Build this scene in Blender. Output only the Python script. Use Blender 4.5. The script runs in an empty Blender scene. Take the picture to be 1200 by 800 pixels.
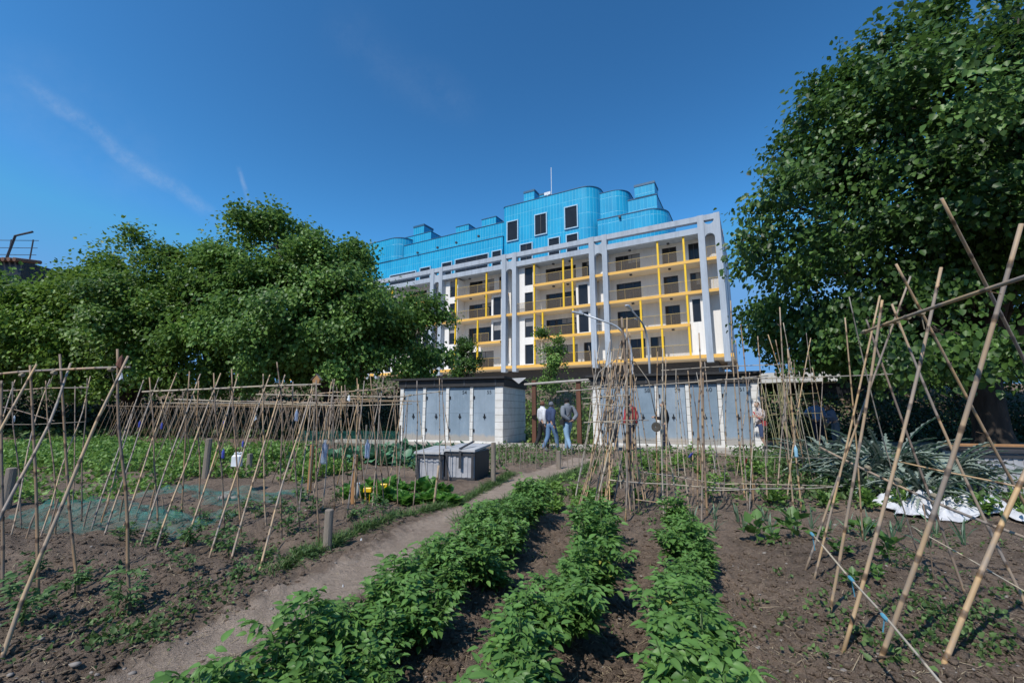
import bpy, bmesh, math, random
import numpy as np
from mathutils import Vector, Matrix

# ------------------------------------------------------------------ basics
rng = np.random.default_rng(7)
random.seed(7)
SC = bpy.context.scene
COL = SC.collection
R = math.radians
EYE = 1.3                     # camera height above the beds
FPX = 510.0                   # focal length in photo pixels (photo is 1200 wide)
PITCH = math.atan(82 / 510)
CP, SP = math.cos(PITCH), math.sin(PITCH)
GA = R(18.5)                  # the allotment beds are turned this much from the view
GR = np.array([math.cos(GA), -math.sin(GA)])   # along the bed rows, to the right
GW = np.array([math.sin(GA), math.cos(GA)])    # away from the camera


def gp(r, w):
    """bed coordinates -> world x, y"""
    p = r * GR + w * GW
    return float(p[0]), float(p[1])


def ray(px, py):
    u = (px - 600) / FPX
    v = (400 - py) / FPX
    return Vector((u, CP - v * SP, SP + v * CP))


def gnd(px, py, z=0.0):
    """where a sight line meets the level z"""
    d = ray(px, py)
    k = (z - EYE) / d.z
    return Vector((0, 0, EYE)) + d * k


def far(px, py, y):
    """point of a sight line at forward distance y"""
    d = ray(px, py)
    return Vector((0, 0, EYE)) + d * (y / d.y)


# ------------------------------------------------------------------ noise (numpy value noise)
_T = rng.random((256, 256))


def vnoise(x, y):
    xi = np.floor(x).astype(int)
    yi = np.floor(y).astype(int)
    fx = x - xi
    fy = y - yi
    fx = fx * fx * (3 - 2 * fx)
    fy = fy * fy * (3 - 2 * fy)
    a = _T[xi & 255, yi & 255]
    b = _T[(xi + 1) & 255, yi & 255]
    c = _T[xi & 255, (yi + 1) & 255]
    d = _T[(xi + 1) & 255, (yi + 1) & 255]
    return (a * (1 - fx) + b * fx) * (1 - fy) + (c * (1 - fx) + d * fx) * fy - 0.5


def fbm(x, y, o=4):
    s = 0.0
    a = 1.0
    for i in range(o):
        s = s + a * vnoise(x * 2 ** i + 17.3 * i, y * 2 ** i + 5.1 * i)
        a *= 0.5
    return s


def sstep(a, b, x):
    t = np.clip((x - a) / (b - a), 0, 1)
    return t * t * (3 - 2 * t)


# ------------------------------------------------------------------ materials
def new_mat(name):
    m = bpy.data.materials.new(name)
    m.use_nodes = True
    nt = m.node_tree
    nt.nodes.clear()
    out = nt.nodes.new('ShaderNodeOutputMaterial')
    b = nt.nodes.new('ShaderNodeBsdfPrincipled')
    nt.links.new(b.outputs[0], out.inputs[0])
    return m, nt, b, out


def ramp(nt, stops):
    r = nt.nodes.new('ShaderNodeValToRGB')
    e = r.color_ramp.elements
    while len(e) < len(stops):
        e.new(0.5)
    for el, (p, c) in zip(e, stops):
        el.position = p
        el.color = (*c, 1)
    return r


def tex(nt, kind='ShaderNodeTexNoise', scale=5.0, detail=4, rough=0.6, coord='Object', stretch=None):
    tc = nt.nodes.new('ShaderNodeTexCoord')
    mp = nt.nodes.new('ShaderNodeMapping')
    if stretch:
        mp.inputs['Scale'].default_value = stretch
    nt.links.new(tc.outputs[coord], mp.inputs[0])
    n = nt.nodes.new(kind)
    n.inputs['Scale'].default_value = scale
    if kind == 'ShaderNodeTexNoise':
        n.inputs['Detail'].default_value = detail
        n.inputs['Roughness'].default_value = rough
    nt.links.new(mp.outputs[0], n.inputs['Vector'])
    return n


def pmat(name, c1, c2=None, scale=6.0, rough=0.7, bump=0.0, detail=4, stretch=None, metal=0.0, spec=0.5, bscale=None):
    m, nt, b, out = new_mat(name)
    c2 = c2 or tuple(x * 0.75 for x in c1)
    n = tex(nt, scale=scale, detail=detail, stretch=stretch)
    r = ramp(nt, [(0.3, c2), (0.7, c1)])
    nt.links.new(n.outputs[0], r.inputs[0])
    nt.links.new(r.outputs[0], b.inputs['Base Color'])
    b.inputs['Roughness'].default_value = rough
    b.inputs['Metallic'].default_value = metal
    b.inputs['Specular IOR Level'].default_value = spec
    if bump:
        bn = tex(nt, scale=bscale or scale * 4, detail=6, stretch=stretch)
        bp = nt.nodes.new('ShaderNodeBump')
        bp.inputs['Strength'].default_value = bump
        bp.inputs['Distance'].default_value = 0.02
        nt.links.new(bn.outputs[0], bp.inputs['Height'])
        nt.links.new(bp.outputs[0], b.inputs['Normal'])
    return m


def leaf_mat(name, dark, light, rough=0.45, trans=0.25, tcol=None, spec=0.5, old=None):
    m, nt, b, out = new_mat(name)
    at = nt.nodes.new('ShaderNodeAttribute')
    at.attribute_name = 'rnd'
    st = [(0.0, dark), (0.75, light), (1.0 if old is None else 0.95, tuple(min(1, x * 1.35) for x in light))]
    if old:
        st.append((0.99, old))          # a few yellowed leaves
    r = ramp(nt, st)
    nt.links.new(at.outputs['Fac'], r.inputs[0])
    nt.links.new(r.outputs[0], b.inputs['Base Color'])
    b.inputs['Roughness'].default_value = rough
    b.inputs['Specular IOR Level'].default_value = spec
    t = nt.nodes.new('ShaderNodeBsdfTranslucent')
    t.inputs[0].default_value = (*(tcol or tuple(x * 1.6 for x in light)), 1)
    mx = nt.nodes.new('ShaderNodeMixShader')
    mx.inputs[0].default_value = trans
    nt.links.new(b.outputs[0], mx.inputs[1])
    nt.links.new(t.outputs[0], mx.inputs[2])
    nt.links.new(mx.outputs[0], out.inputs[0])
    return m


def soil_mat(name, dark, light, straw, worn=None):
    m, nt, b, out = new_mat(name)
    n1 = tex(nt, scale=0.9, detail=8, rough=0.65)
    n2 = tex(nt, scale=14, detail=8, rough=0.7)
    n3 = tex(nt, scale=70, detail=4, rough=0.7)
    r1 = ramp(nt, [(0.3, dark), (0.68, light)])
    ad = nt.nodes.new('ShaderNodeMath')
    ad.operation = 'MULTIPLY_ADD'
    ad.inputs[1].default_value = 0.55
    mu = nt.nodes.new('ShaderNodeMath')
    mu.operation = 'MULTIPLY'
    mu.inputs[1].default_value = 0.45
    nt.links.new(n2.outputs[0], mu.inputs[0])
    nt.links.new(n1.outputs[0], ad.inputs[0])
    nt.links.new(mu.outputs[0], ad.inputs[2])
    nt.links.new(ad.outputs[0], r1.inputs[0])
    r2 = ramp(nt, [(0.66, (0, 0, 0)), (0.74, (1, 1, 1))])
    nt.links.new(n3.outputs[0], r2.inputs[0])
    mx = nt.nodes.new('ShaderNodeMixRGB')
    mx.inputs[2].default_value = (*straw, 1)
    nt.links.new(r2.outputs[0], mx.inputs[0])
    base = r1.outputs[0]
    if worn:                        # loose bed soil strewn over the rim of the trodden earth
        r3 = ramp(nt, [(0.3, worn[0]), (0.68, worn[1])])
        nt.links.new(ad.outputs[0], r3.inputs[0])
        at = nt.nodes.new('ShaderNodeAttribute')
        at.attribute_name = 'rnd'
        n4 = tex(nt, scale=5, detail=8, rough=0.75)
        a4 = nt.nodes.new('ShaderNodeMath')
        a4.operation = 'MULTIPLY_ADD'
        a4.inputs[1].default_value = 2.2
        a4.inputs[2].default_value = -1.1
        nt.links.new(n4.outputs[0], a4.inputs[0])
        a5 = nt.nodes.new('ShaderNodeMath')
        nt.links.new(a4.outputs[0], a5.inputs[0])
        nt.links.new(at.outputs['Fac'], a5.inputs[1])
        r5 = ramp(nt, [(0.1, (1, 1, 1)), (0.75, (0, 0, 0))])
        nt.links.new(a5.outputs[0], r5.inputs[0])
        m5 = nt.nodes.new('ShaderNodeMixRGB')
        nt.links.new(r5.outputs[0], m5.inputs[0])
        nt.links.new(r1.outputs[0], m5.inputs[1])
        nt.links.new(r3.outputs[0], m5.inputs[2])
        base = m5.outputs[0]
    nt.links.new(base, mx.inputs[1])
    nt.links.new(mx.outputs[0], b.inputs['Base Color'])
    b.inputs['Roughness'].default_value = 0.95
    b.inputs['Specular IOR Level'].default_value = 0.15
    bp = nt.nodes.new('ShaderNodeBump')
    bp.inputs['Strength'].default_value = 1.0
    bp.inputs['Distance'].default_value = 0.05
    nt.links.new(n2.outputs[0], bp.inputs['Height'])
    b2 = nt.nodes.new('ShaderNodeBump')
    b2.inputs['Strength'].default_value = 1.0
    b2.inputs['Distance'].default_value = 0.02
    nt.links.new(n3.outputs[0], b2.inputs['Height'])
    nt.links.new(bp.outputs[0], b2.inputs['Normal'])
    nt.links.new(b2.outputs[0], b.inputs['Normal'])
    return m


def cane_mat(name, a, bcol, grey):
    """bamboo: tone differs from cane to cane and along it, dark rings at the nodes (uv.y counts the joints)"""
    m, nt, b, out = new_mat(name)
    oi = nt.nodes.new('ShaderNodeObjectInfo')
    r = ramp(nt, [(0.0, a), (0.42, bcol), (0.75, grey), (1.0, tuple(x * .72 for x in grey))])
    n = tex(nt, scale=3.5, detail=5, stretch=(6, 6, 1))
    ad = nt.nodes.new('ShaderNodeMath')
    ad.operation = 'MULTIPLY_ADD'
    ad.inputs[1].default_value = 0.9
    nt.links.new(n.outputs[0], ad.inputs[0])
    ad.inputs[1].default_value = 0.5
    uv = nt.nodes.new('ShaderNodeUVMap')
    sx = nt.nodes.new('ShaderNodeSeparateXYZ')
    nt.links.new(uv.outputs[0], sx.inputs[0])
    fl = nt.nodes.new('ShaderNodeMath')
    fl.operation = 'FLOOR'
    nt.links.new(sx.outputs['Y'], fl.inputs[0])
    cb = nt.nodes.new('ShaderNodeCombineXYZ')
    nt.links.new(fl.outputs[0], cb.inputs['X'])
    nt.links.new(oi.outputs['Random'], cb.inputs['Y'])
    wn = nt.nodes.new('ShaderNodeTexWhiteNoise')
    wn.noise_dimensions = '2D'
    nt.links.new(cb.outputs[0], wn.inputs['Vector'])
    m3 = nt.nodes.new('ShaderNodeMath')
    m3.operation = 'MULTIPLY_ADD'
    m3.inputs[1].default_value = 0.5
    m3.inputs[2].default_value = -0.30
    nt.links.new(wn.outputs['Value'], m3.inputs[0])
    m2 = nt.nodes.new('ShaderNodeMath')
    m2.operation = 'MULTIPLY_ADD'
    m2.inputs[1].default_value = 0.55
    nt.links.new(oi.outputs['Random'], m2.inputs[0])
    nt.links.new(m3.outputs[0], m2.inputs[2])
    nt.links.new(m2.outputs[0], ad.inputs[2])
    nt.links.new(ad.outputs[0], r.inputs[0])
    fr = nt.nodes.new('ShaderNodeMath')
    fr.operation = 'PINGPONG'
    fr.inputs[1].default_value = 0.5
    nt.links.new(sx.outputs['Y'], fr.inputs[0])
    rr = ramp(nt, [(0.0, (0.12, 0.09, 0.07)), (0.06, (0.30, 0.24, 0.19)), (0.10, (1.15, 1.12, 1.08)), (0.2, (1.0, 1.0, 1.0)), (0.5, (0.92, 0.92, 0.92))])
    nt.links.new(fr.outputs[0], rr.inputs[0])
    mx = nt.nodes.new('ShaderNodeMixRGB')
    mx.blend_type = 'MULTIPLY'
    mx.inputs[0].default_value = 0.85
    nt.links.new(r.outputs[0], mx.inputs[1])
    nt.links.new(rr.outputs[0], mx.inputs[2])
    nt.links.new(mx.outputs[0], b.inputs['Base Color'])
    gn = tex(nt, scale=1.7, detail=8, rough=0.75, stretch=(3, 3, 1))
    gr = ramp(nt, [(0.47, (0, 0, 0)), (0.62, (0.75, 0.75, 0.75))])
    nt.links.new(gn.outputs[0], gr.inputs[0])
    gm = nt.nodes.new('ShaderNodeMixRGB')
    gm.inputs[2].default_value = (*[0.5 * (x + sum(grey) / 3) * 0.95 for x in grey], 1)
    nt.links.new(gr.outputs[0], gm.inputs[0])
    nt.links.new(mx.outputs[0], gm.inputs[1])
    nt.links.new(gm.outputs[0], b.inputs['Base Color'])
    b.inputs['Roughness'].default_value = 0.6
    return m


def tile_mat(name):
    """glossy blue vertical tiles, laid in uv metres"""
    m, nt, b, out = new_mat(name)
    uv = nt.nodes.new('ShaderNodeUVMap')
    mp = nt.nodes.new('ShaderNodeMapping')
    mp.inputs['Rotation'].default_value = (0, 0, R(90))
    nt.links.new(uv.outputs[0], mp.inputs[0])
    br = nt.nodes.new('ShaderNodeTexBrick')
    br.offset = 0.0
    br.inputs['Color1'].default_value = (0.012, 0.33, 0.58, 1)
    br.inputs['Color2'].default_value = (0.020, 0.385, 0.64, 1)
    br.inputs['Mortar'].default_value = (0.13, 0.53, 0.74, 1)
    br.inputs['Scale'].default_value = 1.0
    br.inputs['Mortar Size'].default_value = 0.028
    br.inputs['Mortar Smooth'].default_value = 0.6
    br.inputs['Brick Width'].default_value = 1.9
    br.inputs['Row Height'].default_value = 0.42
    nt.links.new(mp.outputs[0], br.inputs['Vector'])
    n = tex(nt, scale=0.35, detail=3)
    r = ramp(nt, [(0.3, (0.82, 0.86, 0.88)), (0.7, (1.08, 1.05, 1.02))])
    nt.links.new(n.outputs[0], r.inputs[0])
    mx = nt.nodes.new('ShaderNodeMixRGB')
    mx.blend_type = 'MULTIPLY'
    mx.inputs[0].default_value = 1
    nt.links.new(br.outputs[0], mx.inputs[1])
    nt.links.new(r.outputs[0], mx.inputs[2])
    nt.links.new(mx.outputs[0], b.inputs['Base Color'])
    b.inputs['Roughness'].default_value = 0.3
    bp = nt.nodes.new('ShaderNodeBump')
    bp.inputs['Strength'].default_value = 0.35
    bp.inputs['Distance'].default_value = 0.05
    bp.invert = True
    nt.links.new(br.outputs['Fac'], bp.inputs['Height'])
    nt.links.new(bp.outputs[0], b.inputs['Normal'])
    return m


def clear_mat(name, col, alpha, rough=0.5):
    m, nt, b, out = new_mat(name)
    n = tex(nt, scale=9, detail=3)
    r = ramp(nt, [(0.3, tuple(x * 0.8 for x in col)), (0.7, col)])
    nt.links.new(n.outputs[0], r.inputs[0])
    nt.links.new(r.outputs[0], b.inputs['Base Color'])
    b.inputs['Roughness'].default_value = rough
    b.inputs['Alpha'].default_value = alpha
    return m


def net_mat(name, col, scale, open_):
    """knotted net: threads in a square lattice, air between"""
    m, nt, b, out = new_mat(name)
    uv = nt.nodes.new('ShaderNodeUVMap')
    br = nt.nodes.new('ShaderNodeTexBrick')
    br.offset = 0
    br.inputs['Scale'].default_value = scale
    br.inputs['Mortar Size'].default_value = open_
    br.inputs['Mortar Smooth'].default_value = 0.2
    br.inputs['Brick Width'].default_value = 1
    br.inputs['Row Height'].default_value = 1
    nt.links.new(uv.outputs[0], br.inputs['Vector'])
    b.inputs['Base Color'].default_value = (*col, 1)
    b.inputs['Roughness'].default_value = 0.5
    nt.links.new(br.outputs['Fac'], b.inputs['Alpha'])
    return m


def haze_net(name, col):
    """very fine mesh: single threads too thin to see, bunched folds denser"""
    m, nt, b, out = new_mat(name)
    b.inputs['Base Color'].default_value = (*col, 1)
    b.inputs['Roughness'].default_value = 0.6
    n = tex(nt, scale=7, detail=8, rough=0.75, stretch=(1, 2.2, 1))
    r = ramp(nt, [(0.38, (0.05, 0.05, 0.05)), (0.54, (0.18, 0.18, 0.18)), (0.72, (0.55, 0.55, 0.55))])
    nt.links.new(n.outputs[0], r.inputs[0])
    nt.links.new(r.outputs[0], b.inputs['Alpha'])
    return m


def streaky(name, c, scale=0.8, amount=0.28, rough=0.8):
    """painted wall with faint vertical rain streaks and patchy fading"""
    m, nt, b, out = new_mat(name)
    n = tex(nt, scale=scale, detail=7, rough=0.7)
    v = tex(nt, scale=2.6, detail=6, rough=0.75, stretch=(1, 1, 0.08))
    r = ramp(nt, [(0.3, tuple(x * (1 - amount * .5) for x in c)), (0.65, c)])
    nt.links.new(n.outputs[0], r.inputs[0])
    rv = ramp(nt, [(0.36, (1 - amount,) * 3), (0.56, (1, 1, 1))])
    nt.links.new(v.outputs[0], rv.inputs[0])
    mx = nt.nodes.new('ShaderNodeMixRGB')
    mx.blend_type = 'MULTIPLY'
    mx.inputs[0].default_value = 1
    nt.links.new(r.outputs[0], mx.inputs[1])
    nt.links.new(rv.outputs[0], mx.inputs[2])
    nt.links.new(mx.outputs[0], b.inputs['Base Color'])
    b.inputs['Roughness'].default_value = rough
    return m


def door_mat(name):
    m, nt, b, out = new_mat(name)
    n = tex(nt, scale=2.2, detail=8, rough=0.7, stretch=(1, 1, 0.4))
    r = ramp(nt, [(0.32, (0.215, 0.275, 0.33)), (0.6, (0.275, 0.345, 0.41)), (0.78, (0.38, 0.435, 0.48))])
    nt.links.new(n.outputs[0], r.inputs[0])
    s = tex(nt, scale=7, detail=6, rough=0.8, stretch=(2.5, 2.5, 0.35))
    rs = ramp(nt, [(0.60, (0, 0, 0)), (0.72, (1, 1, 1))])
    nt.links.new(s.outputs[0], rs.inputs[0])
    mx = nt.nodes.new('ShaderNodeMixRGB')
    mx.inputs[2].default_value = (0.5, 0.53, 0.55, 1)
    nt.links.new(rs.outputs[0], mx.inputs[0])
    nt.links.new(r.outputs[0], mx.inputs[1])
    # rusty, muddy foot of the door
    tc = nt.nodes.new('ShaderNodeTexCoord')
    sx = nt.nodes.new('ShaderNodeSeparateXYZ')
    nt.links.new(tc.outputs['Object'], sx.inputs[0])
    ad = nt.nodes.new('ShaderNodeMath')
    ad.operation = 'MULTIPLY_ADD'
    ad.inputs[1].default_value = -0.5
    nt.links.new(n.outputs[0], ad.inputs[0])
    nt.links.new(sx.outputs['Z'], ad.inputs[2])
    rf = ramp(nt, [(0.0, (0.75, 0.75, 0.75)), (0.12, (0, 0, 0))])
    nt.links.new(ad.outputs[0], rf.inputs[0])
    m2 = nt.nodes.new('ShaderNodeMixRGB')
    m2.inputs[2].default_value = (0.42, 0.36, 0.29, 1)
    nt.links.new(rf.outputs[0], m2.inputs[0])
    nt.links.new(mx.outputs[0], m2.inputs[1])
    oi = nt.nodes.new('ShaderNodeObjectInfo')
    ro = ramp(nt, [(0.0, (0.80, 0.84, 0.86)), (0.5, (1.0, 1.0, 1.0)), (1.0, (1.10, 1.06, 1.03))])
    nt.links.new(oi.outputs['Random'], ro.inputs[0])
    m4 = nt.nodes.new('ShaderNodeMixRGB')
    m4.blend_type = 'MULTIPLY'
    m4.inputs[0].default_value = 1
    nt.links.new(m2.outputs[0], m4.inputs[1])
    nt.links.new(ro.outputs[0], m4.inputs[2])
    # rust freckles
    s3 = tex(nt, scale=16, detail=6, rough=0.8)
    r3 = ramp(nt, [(0.68, (0, 0, 0)), (0.76, (0.8, 0.8, 0.8))])
    nt.links.new(s3.outputs[0], r3.inputs[0])
    m5 = nt.nodes.new('ShaderNodeMixRGB')
    m5.inputs[2].default_value = (0.20, 0.12, 0.075, 1)
    nt.links.new(r3.outputs[0], m5.inputs[0])
    nt.links.new(m4.outputs[0], m5.inputs[1])
    nt.links.new(m5.outputs[0], b.inputs['Base Color'])
    dn = tex(nt, scale=1.6, detail=2)
    bp = nt.nodes.new('ShaderNodeBump')
    bp.inputs['Strength'].default_value = 0.5
    bp.inputs['Distance'].default_value = 0.04
    nt.links.new(dn.outputs[0], bp.inputs['Height'])
    nt.links.new(bp.outputs[0], b.inputs['Normal'])
    b.inputs['Roughness'].default_value = 0.5
    return m


M = {}
M['soil'] = soil_mat('soil', (0.078, 0.058, 0.044), (0.320, 0.240, 0.182), (0.36, 0.28, 0.20))
M['path'] = soil_mat('trodden earth', (0.25, 0.192, 0.150), (0.53, 0.415, 0.325), (0.50, 0.40, 0.30), worn=((0.078, 0.058, 0.044), (0.320, 0.240, 0.182)))
M['cane'] = cane_mat('bamboo', (0.54, 0.35, 0.165), (0.45, 0.31, 0.18), (0.29, 0.235, 0.19))
M['cane_dark'] = cane_mat('weathered bamboo', (0.37, 0.225, 0.11), (0.29, 0.19, 0.11), (0.20, 0.15, 0.115))
M['cane_green'] = cane_mat('green bamboo', (0.32, 0.33, 0.12), (0.36, 0.31, 0.14), (0.22, 0.20, 0.10))
M['cane_pale'] = cane_mat('bleached bamboo', (0.52, 0.42, 0.27), (0.46, 0.385, 0.28), (0.33, 0.29, 0.24))
M['twine'] = pmat('twine', (0.30, 0.25, 0.17), rough=0.9, scale=40)
M['bluetwine'] = pmat('blue twine', (0.10, 0.32, 0.42), rough=0.8, scale=40)
M['bark'] = pmat('bark', (0.075, 0.058, 0.045), (0.025, 0.02, 0.017), scale=5, rough=0.95, bump=1.0, stretch=(1, 1, 0.25))
M['leaf_tree'] = leaf_mat('broad tree leaf', (0.026, 0.070, 0.016), (0.170, 0.292, 0.066), rough=0.47, trans=0.24, spec=0.34)
M['leaf_tree2'] = leaf_mat('yellower tree leaf', (0.030, 0.072, 0.012), (0.160, 0.262, 0.045), rough=0.47, trans=0.26, spec=0.34)
M['leaf_dark'] = leaf_mat('deep green tree leaf', (0.012, 0.036, 0.009), (0.092, 0.175, 0.036), rough=0.45, trans=0.22, spec=0.36)
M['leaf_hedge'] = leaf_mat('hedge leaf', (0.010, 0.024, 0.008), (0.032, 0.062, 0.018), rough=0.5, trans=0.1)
M['leaf_silver'] = leaf_mat('silvery leaf', (0.105, 0.140, 0.108), (0.26, 0.305, 0.245), rough=0.6, trans=0.1)
M['leaf_olive'] = leaf_mat('grey green leaf', (0.06, 0.085, 0.055), (0.155, 0.19, 0.125), rough=0.6, trans=0.1)
M['leaf_potato'] = leaf_mat('potato leaf', (0.036, 0.088, 0.018), (0.104, 0.205, 0.045), rough=0.48, trans=0.22, spec=0.4, old=(0.34, 0.31, 0.07))
M['leaf_tomato'] = leaf_mat('tomato leaf', (0.030, 0.078, 0.020), (0.085, 0.165, 0.045), rough=0.6, trans=0.2)
M['leaf_lettuce'] = leaf_mat('lettuce leaf', (0.06, 0.17, 0.03), (0.13, 0.29, 0.05), rough=0.5, trans=0.3)
M['leaf_cabbage'] = leaf_mat('cabbage leaf', (0.04, 0.12, 0.07), (0.10, 0.23, 0.12), rough=0.5, trans=0.15)
M['leaf_weed'] = leaf_mat('weed leaf', (0.035, 0.075, 0.018), (0.100, 0.170, 0.045), rough=0.6, trans=0.2)
M['leaf_crop'] = leaf_mat('low crop leaf', (0.055, 0.125, 0.022), (0.165, 0.285, 0.055), rough=0.55, trans=0.25)
M['leaf_climb'] = leaf_mat('climber leaf', (0.07, 0.14, 0.025), (0.19, 0.28, 0.055), rough=0.5, trans=0.3)
M['leaf_leek'] = leaf_mat('leek leaf', (0.05, 0.11, 0.06), (0.12, 0.20, 0.11), rough=0.5, trans=0.1)
M['stem'] = pmat('green stem', (0.10, 0.16, 0.05), rough=0.6, scale=20)
M['straw'] = pmat('straw', (0.42, 0.34, 0.22), (0.28, 0.21, 0.13), scale=3, rough=0.9)
M['stone'] = pmat('stone', (0.30, 0.27, 0.24), (0.2, 0.17, 0.15), scale=12, rough=0.9)
M['concrete'] = pmat('concrete', (0.46, 0.42, 0.36), (0.33, 0.30, 0.26), scale=4, rough=0.9, bump=0.3)
M['concrete_bounce'] = pmat('pale concrete', (0.62, 0.60, 0.56), (0.50, 0.48, 0.45), scale=1.5, rough=0.9, bump=0.2)
M['door'] = door_mat('painted steel door')
M['white'] = pmat('white paint', (0.80, 0.79, 0.76), (0.72, 0.70, 0.66), scale=3, rough=0.6)
M['block'] = None
M['dark_roof'] = pmat('dark roof', (0.035, 0.032, 0.032), (0.02, 0.02, 0.02), scale=3, rough=0.7)
M['roof_felt'] = pmat('grey roofing felt', (0.15, 0.15, 0.155), (0.10, 0.10, 0.105), scale=3, rough=0.9)
M['black'] = pmat('black metal', (0.02, 0.02, 0.022), rough=0.4, scale=8)
M['steel'] = pmat('galvanised steel', (0.50, 0.53, 0.57), (0.42, 0.45, 0.5), scale=10, rough=0.45, metal=0.3)
M['wood_brown'] = pmat('brown stained wood', (0.15, 0.062, 0.035), (0.09, 0.04, 0.025), scale=4, rough=0.8, bump=0.4, stretch=(1, 1, 0.2))
M['wood_grey'] = pmat('weathered wood', (0.30, 0.25, 0.20), (0.17, 0.14, 0.11), scale=5, rough=0.9, bump=0.6, stretch=(3, 3, 0.3))
M['wood_pale'] = pmat('pale peeled wood', (0.46, 0.43, 0.38), (0.34, 0.31, 0.27), scale=5, rough=0.8, stretch=(3, 3, 0.3))
M['wood_orange'] = pmat('orange wood', (0.42, 0.22, 0.09), (0.3, 0.15, 0.06), scale=4, rough=0.8, stretch=(3, 3, 0.3))
M['bin_grey'] = pmat('grey plastic', (0.47, 0.47, 0.49), (0.33, 0.33, 0.35), scale=5, rough=0.6, bump=0.1)
M['bin_dark'] = pmat('dark grey plastic', (0.055, 0.055, 0.06), (0.035, 0.035, 0.04), scale=5, rough=0.6)
M['bin_lid'] = pmat('faded lid', (0.58, 0.57, 0.56), (0.36, 0.36, 0.37), scale=4, rough=0.55)
M['tarp'] = pmat('white sheeting', (0.66, 0.66, 0.67), (0.46, 0.46, 0.48), scale=5, rough=0.55)
M['net_teal'] = haze_net('teal netting', (0.05, 0.27, 0.23))
M['net_black'] = net_mat('dark netting', (0.04, 0.055, 0.045), 14, 0.045)
M['yellow'] = pmat('yellow plastic', (0.85, 0.55, 0.01), (0.75, 0.45, 0.01), rough=0.4)
M['redp'] = pmat('red plastic', (0.55, 0.05, 0.03), rough=0.4)
M['bluep'] = pmat('blue plastic', (0.08, 0.10, 0.45), (0.05, 0.06, 0.3), rough=0.35)
M['bluepale'] = pmat('pale blue plastic', (0.30, 0.55, 0.68), rough=0.4)
M['whitep'] = pmat('white plastic', (0.82, 0.85, 0.87), rough=0.4)
M['bottle'] = clear_mat('clear blue bottle', (0.45, 0.55, 0.75), 0.55, 0.15)
M['disc'] = pmat('scratched disc', (0.20, 0.17, 0.13), (0.10, 0.085, 0.06), scale=8, rough=0.25, metal=0.4)
# building
M['facade'] = streaky('cream render', (0.86, 0.825, 0.775), 0.5, 0.10)
M['column'] = streaky('pale grey blue concrete', (0.42, 0.47, 0.53), 0.8, 0.2)
M['orange'] = pmat('yellow orange paint', (0.82, 0.47, 0.10), (0.76, 0.42, 0.09), scale=1, rough=0.6)
M['soffit'] = pmat('pale orange soffit', (0.82, 0.64, 0.42), (0.76, 0.59, 0.39), scale=1, rough=0.7)
M['floor_tile'] = pmat('balcony floor tile', (0.76, 0.74, 0.70), rough=0.7, scale=2)
M['ypost'] = pmat('yellow paint', (0.88, 0.55, 0.015), (0.82, 0.50, 0.012), scale=1, rough=0.5)
M['glass'] = pmat('dark window glass', (0.022, 0.024, 0.028), (0.014, 0.015, 0.018), scale=1, rough=0.12)
M['wframe'] = pmat('dark frame', (0.06, 0.06, 0.065), rough=0.5)
M['wframe_white'] = pmat('pale frame', (0.40, 0.60, 0.74), rough=0.5)
M['rail'] = clear_mat('balcony mesh', (0.20, 0.145, 0.085), 0.22)
M['railpost'] = pmat('balcony rail', (0.55, 0.38, 0.12), rough=0.5)
M['blind'] = pmat('roller blind', (0.34, 0.33, 0.32), (0.26, 0.25, 0.24), scale=2, rough=0.8)
M['smoked'] = clear_mat('smoked glass', (0.10, 0.105, 0.13), 0.75, 0.1)
M['blue'] = tile_mat('blue ceramic tile')
M['bluecap'] = pmat('dark blue coping', (0.03, 0.12, 0.22), (0.02, 0.09, 0.17), rough=0.5)
M['skin'] = pmat('skin', (0.50, 0.31, 0.22), (0.44, 0.27, 0.19), rough=0.55)


# ------------------------------------------------------------------ object helpers
def thing(name, label, cat, loc=(0, 0, 0), rz=0.0, group=None):
    o = bpy.data.objects.new(name, None)
    o.empty_display_size = 0.2
    COL.objects.link(o)
    o.location = loc
    o.rotation_euler = (0, 0, rz)
    o['label'] = label
    o['category'] = cat
    if group:
        o['group'] = group
    return o


def tag(o, label, cat=None, group=None, kind=None):
    o['label'] = label
    if cat:
        o['category'] = cat
    if group:
        o['group'] = group
    if kind:
        o['kind'] = kind
    return o


def link(name, me, mats, parent=None):
    o = bpy.data.objects.new(name, me)
    COL.objects.link(o)
    for m in (mats if isinstance(mats, (list, tuple)) else [mats]):
        me.materials.append(m)
    if parent is not None:
        o.parent = parent
    return o


def structure(o):
    o['kind'] = 'structure'
    return o


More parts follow.
